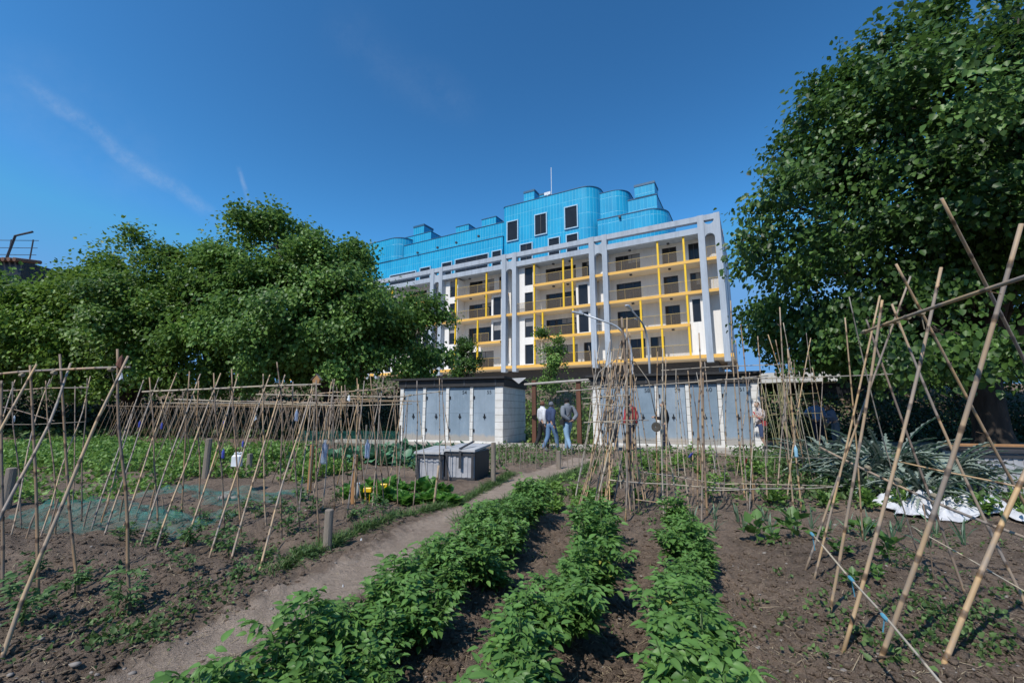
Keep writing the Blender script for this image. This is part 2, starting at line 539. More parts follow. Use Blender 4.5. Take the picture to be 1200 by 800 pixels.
class G:
    """collects shapes, links them as one mesh"""

    def __init__(s):
        s.v, s.f, s.m, s.uv = [], [], [], []
        s.cur = 0

    def add(s, vs, fs, uvs=None):
        o = len(s.v)
        s.v += [tuple(v) for v in vs]
        for k, f in enumerate(fs):
            s.f.append(tuple(i + o for i in f))
            s.m.append(s.cur)
            s.uv.append(uvs[k] if uvs else None)
        return s

    def box(s, x0, x1, y0, y1, z0, z1, mt=None):
        vs = [(x, y, z) for z in (z0, z1) for y in (y0, y1) for x in (x0, x1)]
        fs = [(0, 2, 3, 1), (4, 5, 7, 6), (0, 1, 5, 4), (2, 6, 7, 3), (0, 4, 6, 2), (1, 3, 7, 5)]
        if mt is not None:
            vs = [mt @ Vector(v) for v in vs]
        return s.add(vs, fs)

    def bbox(s, x0, x1, y0, y1, z0, z1, b=0.01, mt=None):
        """box with chamfered vertical and top edges"""
        b = min(b, (x1 - x0) * .4, (y1 - y0) * .4, (z1 - z0) * .4)
        rings = []
        for z, i in ((z0, 0), (z1 - b, 0), (z1, b)):
            rings.append([(x0 + b + i, y0 + i, z), (x1 - b - i, y0 + i, z), (x1 - i, y0 + b + i, z), (x1 - i, y1 - b - i, z),
                          (x1 - b - i, y1 - i, z), (x0 + b + i, y1 - i, z), (x0 + i, y1 - b - i, z), (x0 + i, y0 + b + i, z)])
        vs = [v for r_ in rings for v in r_]
        fs = [tuple(range(7, -1, -1)), tuple(range(16, 24))]
        for k in range(2):
            for i in range(8):
                j = (i + 1) % 8
                fs.append((k * 8 + i, k * 8 + j, k * 8 + 8 + j, k * 8 + 8 + i))
        if mt is not None:
            vs = [mt @ Vector(v) for v in vs]
        return s.add(vs, fs)

    def tube(s, pts, rad, n=8, cap=True, vscale=None, flat=1.0):
        pts = [Vector(p) for p in pts]
        if not isinstance(rad, (list, tuple)):
            rad = [rad] * len(pts)
        vs, fs, uvs = [], [], []
        L = 0
        prev = None
        Ls = []
        for i, p in enumerate(pts):
            a = pts[max(i - 1, 0)]
            b = pts[min(i + 1, len(pts) - 1)]
            d = (b - a).normalized()
            if prev is None:
                u = d.orthogonal().normalized()
            else:
                u = (prev - d * prev.dot(d)).normalized()
            prev = u
            w = d.cross(u)
            if i:
                L += (p - pts[i - 1]).length
            Ls.append(L)
            for k in range(n):
                t = 2 * math.pi * k / n
                vs.append(p + (u * math.cos(t) + w * math.sin(t) * flat) * rad[i])
        vsc = vscale if vscale else 1.0
        for i in range(len(pts) - 1):
            for k in range(n):
                j = (k + 1) % n
                fs.append((i * n + k, i * n + j, (i + 1) * n + j, (i + 1) * n + k))
                u0, u1 = k / n, (k + 1) / n
                uvs.append([(u0, Ls[i] * vsc), (u1, Ls[i] * vsc), (u1, Ls[i + 1] * vsc), (u0, Ls[i + 1] * vsc)])
        if cap:
            fs.append(tuple(range(n - 1, -1, -1)))
            uvs.append([(0, 0.25)] * n)
            fs.append(tuple(range((len(pts) - 1) * n, len(pts) * n)))
            uvs.append([(0, 0.25)] * n)
        return s.add(vs, fs, uvs)

    def lathe(s, prof, n=16, mt=None, cap=True):
        vs, fs = [], []
        for (r_, z) in prof:
            for k in range(n):
                t = 2 * math.pi * k / n
                v = Vector((r_ * math.cos(t), r_ * math.sin(t), z))
                vs.append(mt @ v if mt is not None else v)
        for i in range(len(prof) - 1):
            for k in range(n):
                j = (k + 1) % n
                fs.append((i * n + k, i * n + j, (i + 1) * n + j, (i + 1) * n + k))
        if cap:
            fs.append(tuple(range(n - 1, -1, -1)))
            fs.append(tuple(range((len(prof) - 1) * n, len(prof) * n)))
        return s.add(vs, fs)

    def prism(s, poly, z0, z1, uv=False):
        """poly counter-clockwise in x, y; uv in metres round the outline"""
        n = len(poly)
        vs = [(x, y, z0) for x, y in poly] + [(x, y, z1) for x, y in poly]
        fs, uvs = [tuple(range(n - 1, -1, -1)), tuple(range(n, 2 * n))], [[(0.2, 0.6)] * n, [(0.2, 0.6)] * n]
        L = 0
        for i in range(n):
            j = (i + 1) % n
            d = math.dist(poly[i], poly[j])
            fs.append((i, j, n + j, n + i))
            uvs.append([(L, z0), (L + d, z0), (L + d, z1), (L, z1)])
            L += d
        return s.add(vs, fs, uvs)

    def build(s, name, mats, parent=None, smooth=False, origin=None):
        me = bpy.data.meshes.new(name)
        v = s.v
        if origin is not None:
            ox, oy, oz = origin
            v = [(a - ox, b - oy, c - oz) for a, b, c in v]
        me.from_pydata(v, [], s.f)
        me.polygons.foreach_set('material_index', s.m)
        if smooth:
            me.polygons.foreach_set('use_smooth', [True] * len(s.f))
        if any(u is not None for u in s.uv):
            lay = me.uv_layers.new(name='UVMap')
            flat = []
            for f, u in zip(s.f, s.uv):
                for k in range(len(f)):
                    flat += list(u[k]) if u is not None else [0.0, 0.25]
            lay.data.foreach_set('uv', flat)
        me.update()
        return link(name, me, mats, parent)


def raw_mesh(name, V, F, rnd=None, smooth=False):
    """V (n,3), F (m,k) numpy -> mesh"""
    me = bpy.data.meshes.new(name)
    k = F.shape[1]
    me.vertices.add(len(V))
    me.vertices.foreach_set('co', np.ascontiguousarray(V, dtype=np.float32).ravel())
    me.loops.add(F.size)
    me.loops.foreach_set('vertex_index', np.ascontiguousarray(F, dtype=np.int32).ravel())
    me.polygons.add(len(F))
    me.polygons.foreach_set('loop_start', np.arange(0, F.size, k, dtype=np.int32))
    me.polygons.foreach_set('loop_total', np.full(len(F), k, dtype=np.int32))
    if smooth:
        me.polygons.foreach_set('use_smooth', np.ones(len(F), dtype=bool))
    me.update(calc_edges=True)
    if rnd is not None:
        a = me.attributes.new('rnd', 'FLOAT', 'POINT')
        a.data.foreach_set('value', np.ascontiguousarray(rnd, dtype=np.float32))
    return me


def unit(a):
    return a / np.maximum(np.linalg.norm(a, axis=-1, keepdims=True), 1e-9)


def leaves(P, D, N, S, W=0.34, fold=0.1, curl=0.18, rnd=None):
    """leaf-shaped faces: base P, direction D, normal N, length S -> V, F, rnd"""
    n = len(P)
    D = unit(D)
    side = unit(np.cross(D, N))
    N = np.cross(side, D)
    T = np.array([(0, 0, 0), (W, .30, fold), (W * .78, .66, fold * .6 - curl * .45), (0, 1, -curl),
                  (-W * .78, .66, fold * .6 - curl * .45), (-W, .30, fold)])
    S = np.asarray(S)[:, None, None]
    V = P[:, None, :] + S * (T[None, :, 0:1] * side[:, None, :] + T[None, :, 1:2] * D[:, None, :] + T[None, :, 2:3] * N[:, None, :])
    base = (np.arange(n) * 6)[:, None]
    F = np.stack([base + np.array([0, 1, 2, 3]), base + np.array([0, 3, 4, 5])], 1).reshape(-1, 4)
    if rnd is None:
        rnd = rng.random(n)
    return V.reshape(-1, 3), F, np.repeat(rnd, 6)


def fine_leaves(P, D, N, S, W=0.3, fold=0.08, curl=0.2, rnd=None):
    """smooth leaf with a raised midrib trough: 5 rows of 3 points"""
    n = len(P)
    D = unit(D)
    side = unit(np.cross(D, N))
    N = np.cross(side, D)
    T = []
    for y, w_ in ((0, .04), (.16, .62), (.38, 1.0), (.66, .82), (.86, .42), (1.0, .03)):
        zc = -curl * y * y
        wave = .02 * math.sin(y * 14)
        T += [(-W * w_, y - .03 * w_, zc + fold * w_ - .10 * w_ * w_ * fold + wave), (0, y, zc), (W * w_, y - .03 * w_, zc + fold * w_ - wave)]
    T = np.array(T)
    S = np.asarray(S)[:, None, None]
    V = P[:, None, :] + S * (T[None, :, 0:1] * side[:, None, :] + T[None, :, 1:2] * D[:, None, :] + T[None, :, 2:3] * N[:, None, :])
    base = (np.arange(n) * 18)[:, None]
    fs = []
    for q in range(5):
        for h in (0, 1):
            a = q * 3 + h
            fs.append(base + np.array([a, a + 1, a + 4, a + 3]))
    F = np.stack(fs, 1).reshape(-1, 4)
    if rnd is None:
        rnd = rng.random(n)
    # the rib is a little paler than the blade
    rr = np.repeat(rnd[:, None], 18, 1)
    rr[:, 1::3] = np.where(rr[:, 1::3] > .96, 1, np.clip(rr[:, 1::3] + .22, 0, .94))
    return V.reshape(-1, 3), F, rr.reshape(-1)


def blades(P, D, S, Wd, droop, rnd=None, up=None):
    """grass or strap blades: base P, start direction D, length S, width Wd, droop (bends over)"""
    n = len(P)
    D = unit(D)
    up = np.array([0, 0, 1.0])
    side = unit(np.cross(D, up) + rng.normal(0, .15, (n, 3)))
    hz = D * np.array([1, 1, 0]) + rng.normal(0, 0.05, (n, 3)) * np.array([1, 1, 0])
    rows = []
    S = np.asarray(S)[:, None]
    Wd = np.asarray(Wd)[:, None]
    droop = np.asarray(droop)[:, None]
    for t, w in ((0, .7), (.35, 1), (.7, .75), (1, 0.06)):
        c = P + S * (D * t + hz * droop * t * t * .6 - up * droop * t * t * .55)
        rows += [c - side * Wd * w * .5, c + side * Wd * w * .5]
    V = np.stack(rows, 1)
    base = (np.arange(n) * 8)[:, None]
    F = np.stack([base + np.array([2 * i, 2 * i + 1, 2 * i + 3, 2 * i + 2]) for i in range(3)], 1).reshape(-1, 4)
    if rnd is None:
        rnd = rng.random(n)
    return V.reshape(-1, 3), F, np.repeat(rnd, 8)


def join(parts):
    Vs, Fs, Rs = [], [], []
    o = 0
    for V, F, r_ in parts:
        Vs.append(V)
        Fs.append(F + o)
        Rs.append(r_)
        o += len(V)
    return np.concatenate(Vs), np.concatenate(Fs), np.concatenate(Rs)


def copy_tree(o, parent=None):
    c = o.copy()
    COL.objects.link(c)
    c.parent = parent
    for ch in list(o.children):
        copy_tree(ch, c)
    return c


def rsphere(n):
    return unit(rng.normal(0, 1, (n, 3)))
# ------------------------------------------------------------------ ground
_Lp = [gnd(*p) for p in ((30, 820), (90, 800), (230, 730), (340, 680), (470, 615), (580, 570), (640, 548), (672, 536))]
_Rp = [gnd(*p) for p in ((170, 820), (230, 795), (360, 735), (450, 688), (545, 625), (640, 560), (682, 546), (700, 534))]
PATH = []
for a, b in zip(_Lp, _Rp):
    c = (a + b) / 2
    PATH.append((c.x, c.y, (a - b).length / 2 * 0.80))
# carry the path on behind the camera
d0 = Vector((PATH[0][0] - PATH[1][0], PATH[0][1] - PATH[1][1]))
PATH.insert(0, (PATH[0][0] + d0.x * 14, PATH[0][1] + d0.y * 14, PATH[0][2]))


def path_dist(X, Y):
    """signed distance to the path edge (negative on the path)"""
    best = np.full(np.shape(X), 1e9)
    for (x0, y0, h0), (x1, y1, h1) in zip(PATH[:-1], PATH[1:]):
        dx, dy = x1 - x0, y1 - y0
        t = np.clip(((X - x0) * dx + (Y - y0) * dy) / (dx * dx + dy * dy), 0, 1)
        d = np.hypot(X - x0 - t * dx, Y - y0 - t * dy) - (h0 + t * (h1 - h0))
        best = np.minimum(best, d)
    return best


ROWS = ((-1.45, 1.05, 5.15), (-0.605, 1.0, 4.7), (0.13, 1.0, 4.75))   # potato rows: r, w from, w to


def height(X, Y):
    X = np.asarray(X, float)
    Y = np.asarray(Y, float)
    r = X * GR[0] + Y * GR[1]
    w = X * GW[0] + Y * GW[1]
    emb = 3.6 * sstep(22.5, 35, Y) + 0.25 * fbm(X * .15, Y * .15, 3) * sstep(21, 26, Y)
    nearf = 1 - sstep(14, 18, w)
    z = (0.075 * fbm(X * .9, Y * .9, 3) + 0.055 * fbm(X * 4.2, Y * 4.2, 4)) * nearf
    fine = 1 - sstep(5, 9, np.hypot(X, Y))
    z = z + fine * (0.034 * fbm(X * 14, Y * 14, 3) + 0.020 * np.abs(fbm(X * 34, Y * 34, 2)))
    for r0, w0, w1 in ROWS:
        z = z + 0.11 * np.exp(-((r - r0) / 0.2) ** 2) * sstep(w0 - .6, w0, w) * (1 - sstep(w1, w1 + .5, w))
    z = z + 0.07 * np.exp(-((r - 1.35) / 0.6) ** 4) * (1 - sstep(5, 6, w))
    # furrows across the left and the far right beds
    bed = sstep(.2, .6, path_dist(X, Y)) * nearf
    z = z + 0.045 * np.sin(w * 5.2 + 0.6 * fbm(X, Y, 2)) * bed * sstep(3.0, 3.6, -r) * 0.8
    z = z + 0.05 * np.sin(w * 6.0 + .5) * sstep(6.2, 6.8, w) * bed * sstep(-2, -1.5, r)
    pd = path_dist(X, Y)
    onp = 1 - sstep(-0.25, 0.12, pd)
    z = z * (1 - .82 * onp) - 0.03 * onp
    return z + emb


def hz(x, y):
    return float(height(np.array([x]), np.array([y]))[0])


def make_ground():
    rad = [0.35]
    while rad[-1] < 60:
        rad.append(rad[-1] * (1.0075 if rad[-1] < 9 else 1.012 if rad[-1] < 16 else 1.03) + 0.002)
    rad += [75, 100, 150, 250, 450, 900]
    th = np.concatenate([np.linspace(-R(66), R(66), 560), np.linspace(R(66), 2 * math.pi - R(66), 62)[1:-1]])
    rr, tt = np.meshgrid(np.array(rad), th, indexing='ij')
    X = rr * np.sin(tt)
    Y = rr * np.cos(tt)
    Z = height(X, Y)
    nr, nt_ = X.shape
    V = np.stack([X, Y, Z], -1).reshape(-1, 3)
    i, j = np.meshgrid(np.arange(nr - 1), np.arange(nt_), indexing='ij')
    j2 = (j + 1) % nt_
    F = np.stack([i * nt_ + j, i * nt_ + j2, (i + 1) * nt_ + j2, (i + 1) * nt_ + j], -1).reshape(-1, 4)
    F = F[:, ::-1]
    o = link('ground', raw_mesh('ground', V, F, smooth=True), M['soil'])
    structure(o)
    # the trodden path: the same sheet lifted a little inside a ragged edge
    pd = path_dist(X, Y) - .06 + 0.08 * fbm(X * 2.3, Y * 2.3, 3) + 0.10 * fbm(X * 13, Y * 13, 3)
    ok = (pd < 0)
    keep = ok[:-1, :] & ok[1:, :] & ok[:-1][:, (np.arange(nt_) + 1) % nt_] & ok[1:][:, (np.arange(nt_) + 1) % nt_]
    keep &= (rr[:-1, :] < 13)
    Fk = F[keep.reshape(-1)]
    us = np.unique(Fk)
    mp = np.full(len(V), -1)
    mp[us] = np.arange(len(us))
    Vp = V[us].copy()
    Vp[:, 2] += 0.005 - 0.012 * np.clip(1 - np.abs(pd.reshape(-1)[us]) / 0.05, 0, 1)
    p = link('path', raw_mesh('path', Vp, mp[Fk], np.clip(-pd.reshape(-1)[us] / .22, 0, 1), smooth=True), M['path'])
    structure(p)
    # hub of the sheet under the camera
    n = nt_
    Vh = np.concatenate([V[:n], [[0, 0, float(Z[0].mean())]]])
    Fh = np.stack([np.arange(n), np.full(n, n), (np.arange(n) + 1) % n], -1)
    structure(link('ground', raw_mesh('ground', Vh, Fh), M['soil']))


make_ground()

# paved strip in front of the sheds
g = G()
a = [gp(-14, 15.6), gp(7.5, 15.6), gp(7.5, 17.3), gp(-14, 17.3)]
for k in range(18):
    r0 = -14 + k * 1.2
    q = [gp(r0 + .006, 15.75), gp(r0 + 1.194, 15.75), gp(r0 + 1.194, 17.15), gp(r0 + .006, 17.15)]
    g.prism([q[0], q[1], q[2], q[3]], -0.15, 0.05)
structure(g.build('pavement', M['concrete']))
# the plot edge: low concrete kerb
g = G()
g.prism([gp(-14, 15.62), gp(7.6, 15.62), gp(7.6, 15.745), gp(-14, 15.745)], -0.15, 0.09)
structure(g.build('kerb', M['concrete']))

# ------------------------------------------------------------------ light, sky, camera
SUN_EL, SHADOW_AZ = 50, 35
w = bpy.data.worlds.new('World')
SC.world = w
w.use_nodes = True
nt = w.node_tree
nt.nodes.clear()
out = nt.nodes.new('ShaderNodeOutputWorld')
bg = nt.nodes.new('ShaderNodeBackground')
sky = nt.nodes.new('ShaderNodeTexSky')
sky.sky_type = 'NISHITA'
sky.sun_disc = False
sky.sun_elevation = R(SUN_EL)
sky.sun_rotation = R(180 + SHADOW_AZ)
sky.altitude = 200
sky.air_density = 1.0
sky.dust_density = 0.6
sky.ozone_density = 1.6
bg.inputs[1].default_value = 0.14
# deep polarised blue, and thin cirrus streaks high up
hs = nt.nodes.new('ShaderNodeGamma')
hs.inputs[1].default_value = 1.5
nt.links.new(sky.outputs[0], hs.inputs[0])
tint = nt.nodes.new('ShaderNodeMixRGB')
tint.blend_type = 'MULTIPLY'
tint.inputs[0].default_value = 1
tint.inputs[2].default_value = (0.335, 0.68, 0.71, 1)
nt.links.new(hs.outputs[0], tint.inputs[1])
cap = nt.nodes.new('ShaderNodeMixRGB')
cap.blend_type = 'DARKEN'
cap.inputs[0].default_value = 1
cap.inputs[2].default_value = (1.15, 2.75, 5.4, 1)
nt.links.new(tint.outputs[0], cap.inputs[1])
tc = nt.nodes.new('ShaderNodeTexCoord')


def streak(p0, p1, width, amount, prev, ns):
    """thin cloud along the great circle between two sky directions"""
    a_, b_ = ray(*p0).normalized(), ray(*p1).normalized()
    nrm = a_.cross(b_).normalized()
    mid = (a_ + b_).normalized()
    ca = a_.dot(mid)
    no = nt.nodes.new('ShaderNodeTexNoise')
    no.inputs['Scale'].default_value = ns
    no.inputs['Detail'].default_value = 5
    nt.links.new(tc.outputs['Generated'], no.inputs['Vector'])

    def math_(op, x, y=None, z=None):
        m_ = nt.nodes.new('ShaderNodeMath')
        m_.operation = op
        for i_, v_ in enumerate((x, y, z)):
            if v_ is None:
                continue
            if isinstance(v_, (int, float)):
                m_.inputs[i_].default_value = v_
            else:
                nt.links.new(v_, m_.inputs[i_])
        return m_.outputs[0]

    def dot(v_):
        d_ = nt.nodes.new('ShaderNodeVectorMath')
        d_.operation = 'DOT_PRODUCT'
        nt.links.new(tc.outputs['Generated'], d_.inputs[0])
        d_.inputs[1].default_value = v_
        return d_.outputs['Value']
    off = math_('MULTIPLY_ADD', no.outputs[0], width * 1.6, -width * .8)
    dn = math_('ABSOLUTE', math_('ADD', dot(nrm), off))
    mr = nt.nodes.new('ShaderNodeMapRange')
    mr.interpolation_type = 'SMOOTHSTEP'
    mr.inputs[1].default_value = width
    mr.inputs[2].default_value = 0
    nt.links.new(dn, mr.inputs[0])
    m2 = nt.nodes.new('ShaderNodeMapRange')
    m2.interpolation_type = 'SMOOTHSTEP'
    m2.inputs[1].default_value = ca - (1 - ca) * 0.25
    m2.inputs[2].default_value = ca + (1 - ca) * 0.6
    nt.links.new(dot(mid), m2.inputs[0])
    n2 = nt.nodes.new('ShaderNodeTexNoise')
    n2.inputs['Scale'].default_value = ns * 3.2
    n2.inputs['Detail'].default_value = 8
    n2.inputs['Roughness'].default_value = 0.7
    nt.links.new(tc.outputs['Generated'], n2.inputs['Vector'])
    br_ = nt.nodes.new('ShaderNodeMapRange')
    br_.inputs[1].default_value = 0.32
    br_.inputs[2].default_value = 0.66
    nt.links.new(n2.outputs[0], br_.inputs[0])
    f = math_('MULTIPLY', math_('MULTIPLY', mr.outputs[0], m2.outputs[0]), math_('MULTIPLY', br_.outputs[0], amount * 0.75))
    mx = nt.nodes.new('ShaderNodeMixRGB')
    mx.inputs[2].default_value = (4.2, 4.8, 5.6, 1)
    nt.links.new(f, mx.inputs[0])
    nt.links.new(prev, mx.inputs[1])
    return mx.outputs[0]


c_ = streak((20, 90), (255, 258), 0.020, 0.26, cap.outputs[0], 12)
c_ = streak((279, 195), (296, 250), 0.006, 0.30, c_, 14)
c_ = streak((-40, 60), (200, 240), 0.10, 0.06, c_, 5)
c_ = streak((380, 20), (560, 140), 0.07, 0.045, c_, 5)
nt.links.new(c_, bg.inputs[0])
nt.links.new(bg.outputs[0], out.inputs[0])

sl = bpy.data.lights.new('sun', 'SUN')
sl.energy = 4.2
sl.angle = R(0.53)
sl.color = (1.0, 0.955, 0.89)
so = bpy.data.objects.new('sun', sl)
COL.objects.link(so)
ce = math.cos(R(SUN_EL))
so.rotation_euler = Vector((math.sin(R(SHADOW_AZ)) * ce, math.cos(R(SHADOW_AZ)) * ce, -math.sin(R(SUN_EL)))).to_track_quat('-Z', 'Y').to_euler()
so.location = (-10, -15, 30)

cam = bpy.data.cameras.new('camera')
cam.sensor_width = 36
cam.lens = FPX / 1200 * 36
cam.clip_start = 0.05
cam.clip_end = 3000
co = bpy.data.objects.new('camera', cam)
COL.objects.link(co)
co.location = (0, 0, EYE)
co.rotation_euler = (math.pi / 2 + PITCH, 0, 0)
SC.camera = co
SC.view_settings.view_transform = 'Standard'
SC.view_settings.look = 'None'
SC.view_settings.exposure = 0.0
SC.view_settings.gamma = 1
SC.view_settings.use_curve_mapping = False
SC.render.engine = 'CYCLES'
SC.cycles.max_bounces = 8
SC.cycles.transparent_max_bounces = 16
SC.cycles.use_denoising = True
# ------------------------------------------------------------------ the apartment building
BLD = thing('apartment_building', 'cream apartment block with yellow balconies, grey columns and a bright blue tiled roof storey', 'building',
            (19.41, 38.3, 0), -R(29))
# local x = -t (t runs along the front from its right corner), y = depth behind the column line


class BG(G):
    def slab(s, t0, t1, s0, s1, h0, h1):
        s.box(-t1, -t0, s0, s1, h0, h1)
        s.m[-6] = 1          # soffit
        s.m[-5] = 2          # floor finish
        return s

    def b(s, t0, t1, s0, s1, h0, h1):
        return s.box(-t1, -t0, s0, s1, h0, h1)


LEN, DEEP = 62.0, 13.0
SLAB = [6.4, 9.43, 12.46, 15.49]
WALL_S = 1.75
COLS = []
for k in range(6):
    t0 = k * 10.75
    COLS += [(t0 + 0.0, t0 + .52), (t0 + 1.38, t0 + 1.95)]

# openings of the recessed wall: (t0, t1, floor index or None for all, kind)
OPEN = []


def opening(t0, t1, fl, hb, ht, s=WALL_S):
    OPEN.append((t0, t1, fl, hb, ht, s))


for fl in range(4):
    # right bay
    if fl in (3, 2, 1):
        opening(7.85, 10.45, fl, .08, 2.25)
        opening(4.22, 5.62, fl, .08, 2.3)
    else:
        opening(7.7, 10.2, fl, .08, 2.25)
        opening(5.82, 7.2, fl, .08, 2.3)
    if fl >= 2:
        opening(2.15, 3.1, fl, .08, 2.3)
    # middle bays and further left, the same plan repeated
    for kb in range(1, 5):
        d = (kb - 1) * 10.75
        opening(14.95 + d, 18.7 + d, fl, .08, 2.2)
        if fl == 3 or (fl == 0 and kb == 1):
            opening(13.2 + d, 14.25 + d, fl, .08, 2.3)
# white blocks that stand forward between balconies: (t0, t1, h0, h1, s)
BLOCK = [(2.0, 3.18, 6.42, 12.14, .42)]
for kb in range(1, 5):
    d = (kb - 1) * 10.75
    BLOCK.append((19.45 + d, 21.6 + d, 6.42, 17.9, .42))
    BLOCK.append((12.95 + d, 14.5 + d, 9.45, 15.17, .42))


def pierced(g, t0, t1, h0, h1, s0, s1, ops):
    """wall panel made of butted pieces round its openings"""
    ops = sorted(ops)
    cur = t0
    for (a, b_, ha, hb) in ops:
        if a > cur:
            g.b(cur, a, s0, s1, h0, h1)
        g.b(a, b_, s0, s1, h0, ha)
        g.b(a, b_, s0, s1, hb, h1)
        cur = b_
    if cur < t1:
        g.b(cur, t1, s0, s1, h0, h1)


def window(t0, t1, h0, h1, s, leafs=2, frame='wframe', fw=.06, parent=BLD):
    g = BG()
    g.b(t0, t0 + fw, s, s + .07, h0, h1)
    g.b(t1 - fw, t1, s, s + .07, h0, h1)
    g.b(t0 + fw, t1 - fw, s, s + .07, h0, h0 + fw)
    g.b(t0 + fw, t1 - fw, s, s + .07, h1 - fw, h1)
    for k in range(1, leafs):
        x = t0 + (t1 - t0) * k / leafs
        g.b(x - fw * .6, x + fw * .6, s + .004, s + .066, h0 + fw, h1 - fw)
    f = g.build('window', M[frame], parent)
    g = BG()
    g.b(t0 + fw, t1 - fw, s + .03, s + .05, h0 + fw, h1 - fw)
    g.build('pane', M['glass'], f)
    if random.random() < .28:           # a roller blind let part of the way down
        g = BG()
        k_ = random.uniform(.15, .6)
        g.b(t0 + fw, (t0 + t1) / 2 - fw if leafs > 1 else t1 - fw, s + .015, s + .028, h1 - fw - (h1 - h0 - 2 * fw) * k_, h1 - fw)
        g.build('blind', M['blind'], f)
    return f


gw = BG()
for fl in range(4):
    h0 = SLAB[fl]
    h1 = SLAB[fl + 1] if fl < 3 else 18.1
    ops = [(a, b_, h0 + p, h0 + q) for (a, b_, f_, p, q, s_) in OPEN if f_ == fl]
    pierced(gw, 0.3, LEN, h0, h1, WALL_S, WALL_S + .3, ops)
    for (a, b_, ha, hb) in ops:
        window(a, b_, ha, hb, WALL_S + .13, 3 if b_ - a > 2.2 else 2)
for i, (t0, t1, h0, h1, s) in enumerate(BLOCK):
    gb = BG()
    fls = [f for f in range(4) if SLAB[f] >= h0 - .1 and SLAB[f] < h1 - 1]
    n = 0
    for f in fls:
        a0 = max(h0, SLAB[f])
        a1 = min(h1, SLAB[f + 1] if f < 3 else h1)
        wt = (t0 + .25, min(t0 + 1.3, t1 - .2)) if t1 - t0 > 2 else (t0 + .22, t1 - .25)
        ops = [(wt[0], wt[1], SLAB[f] + .15, SLAB[f] + 2.35)]
        if i == 0 and f == 0:
            ops = []
        pierced(gb, t0, t1, a0, a1, s, s + .28, ops)
        for (a, b_, ha, hb) in ops:
            window(a, b_, ha, hb, s + .12, 1)
    # cheeks
    gb.b(t0, t0 + .2, s + .28, WALL_S, h0, h1)
    gb.b(t1 - .2, t1, s + .28, WALL_S, h0, h1)
    gb.build('projecting_wall', M['facade'], BLD)
# end walls and back
gw.box(-.3, -.0, .9, DEEP, 6.4, 18.1)
gw.box(-LEN, -LEN + .3, WALL_S + .3, DEEP, 6.4, 18.1)
gw.box(-LEN + .3, -.3, DEEP - .3, DEEP, 6.4, 18.1)
gw.b(0.3, 1.95, 1.15, WALL_S, 6.42, 18.05)
for k in range(1, 6):
    gw.b(k * 10.75 + .53, k * 10.75 + 1.37, 1.15, WALL_S, 6.42, 18.05)
M['block'] = M['facade']
gw.build('wall', M['facade'], BLD)

# plinth storey: dark, set back
g = BG()
g.b(1.2, LEN, 2.6, DEEP - .5, 2.0, 6.08)
g.build('ground_storey', M['wframe'], BLD)

# floor slabs and balcony plates
g = BG()
g.slab(-.25, LEN, -.22, DEEP, 6.08, 6.4)
for (fl, a, b_) in ((3, .53, 19.42), (2, .53, 45), (1, 3.2, 19.3),
                    (3, 23.6, 30.3), (1, 23.7, 27.6), (3, 34.3, 41), (1, 34.4, 38.3), (3, 45, 52), (2, 45.01, LEN)):
    g.slab(a, b_, -.12, WALL_S, SLAB[fl] - .29, SLAB[fl])
g.build('balcony_slab', [M['orange'], M['soffit'], M['floor_tile']], BLD)

# yellow posts
def post(t, f0, f1):
    gg = BG()
    top = SLAB[f1] - .29 if f1 < 4 else 18.06
    gg.b(t - .09, t + .09, -.08, .1, SLAB[f0], top)
    gg.build('post', M['ypost'], BLD)


for t, spans in ((5.72, ((3, 4), (2, 3), (1, 2), (0, 1))), (3.3, ((3, 4), (2, 3), (1, 2), (0, 1))), (7.62, ((1, 2), (0, 1))),
                 (19.3, ((3, 4), (2, 3), (1, 2), (0, 1))), (15.75, ((3, 4), (2, 3))), (14.72, ((3, 4), (2, 3), (1, 2), (0, 1))), (18.3, ((1, 2),)),
                 (30.2, ((3, 4), (2, 3), (1, 2), (0, 1))), (25.7, ((3, 4), (2, 3))), (26.9, ((1, 2), (0, 1))),
                 (41, ((3, 4), (2, 3)))):
    for a, b_ in spans:
        post(t, a, b_)

# columns, header beam, roof beam
for t0, t1 in COLS:
    g = BG()
    g.b(t0, t1, -.3, .35, 5.7, 19.64)
    g.build('column', M['column'], BLD)
for k in range(6):        # arched web between each pair, with a round-headed slot above
    ta, tb = k * 10.75 + .52, k * 10.75 + 1.38
    cx, rad = (ta + tb) / 2, (tb - ta) / 2
    g = BG()
    N = 12
    for (hc, up, lim) in ((17.35, 1, 18.45), (19.1, -1, 18.45)):
        for i in range(N):
            a0, a1 = math.pi * i / N, math.pi * (i + 1) / N
            x0, x1 = cx - rad * math.cos(a0), cx - rad * math.cos(a1)
            z0, z1 = hc + up * rad * math.sin(a0), hc + up * rad * math.sin(a1)
            vs = []
            for s_ in (-.18, .2):
                vs += [(-x0, s_, z0), (-x1, s_, z1), (-x1, s_, lim), (-x0, s_, lim)]
            fs = [(0, 1, 2, 3), (7, 6, 5, 4), (0, 4, 5, 1), (1, 5, 6, 2), (2, 6, 7, 3), (3, 7, 4, 0)]
            g.add(vs, fs)
    g.build('arch', M['column'], BLD)
g = BG()
for k in range(6):
    a = k * 10.75 + 1.95
    b_ = min((k + 1) * 10.75, LEN)
    g.b(a, b_, -.24, .3, 17.92, 18.5)
    g.b(a, b_, -.24, .3, 19.08, 19.62)
for k in range(6):
    g.b(k * 10.75 + .52, k * 10.75 + 1.38, -.24, .3, 19.1, 19.62)
g.b(.3, LEN, .3, DEEP, 18.1, 18.45)
g.build('beam', M['column'], BLD)
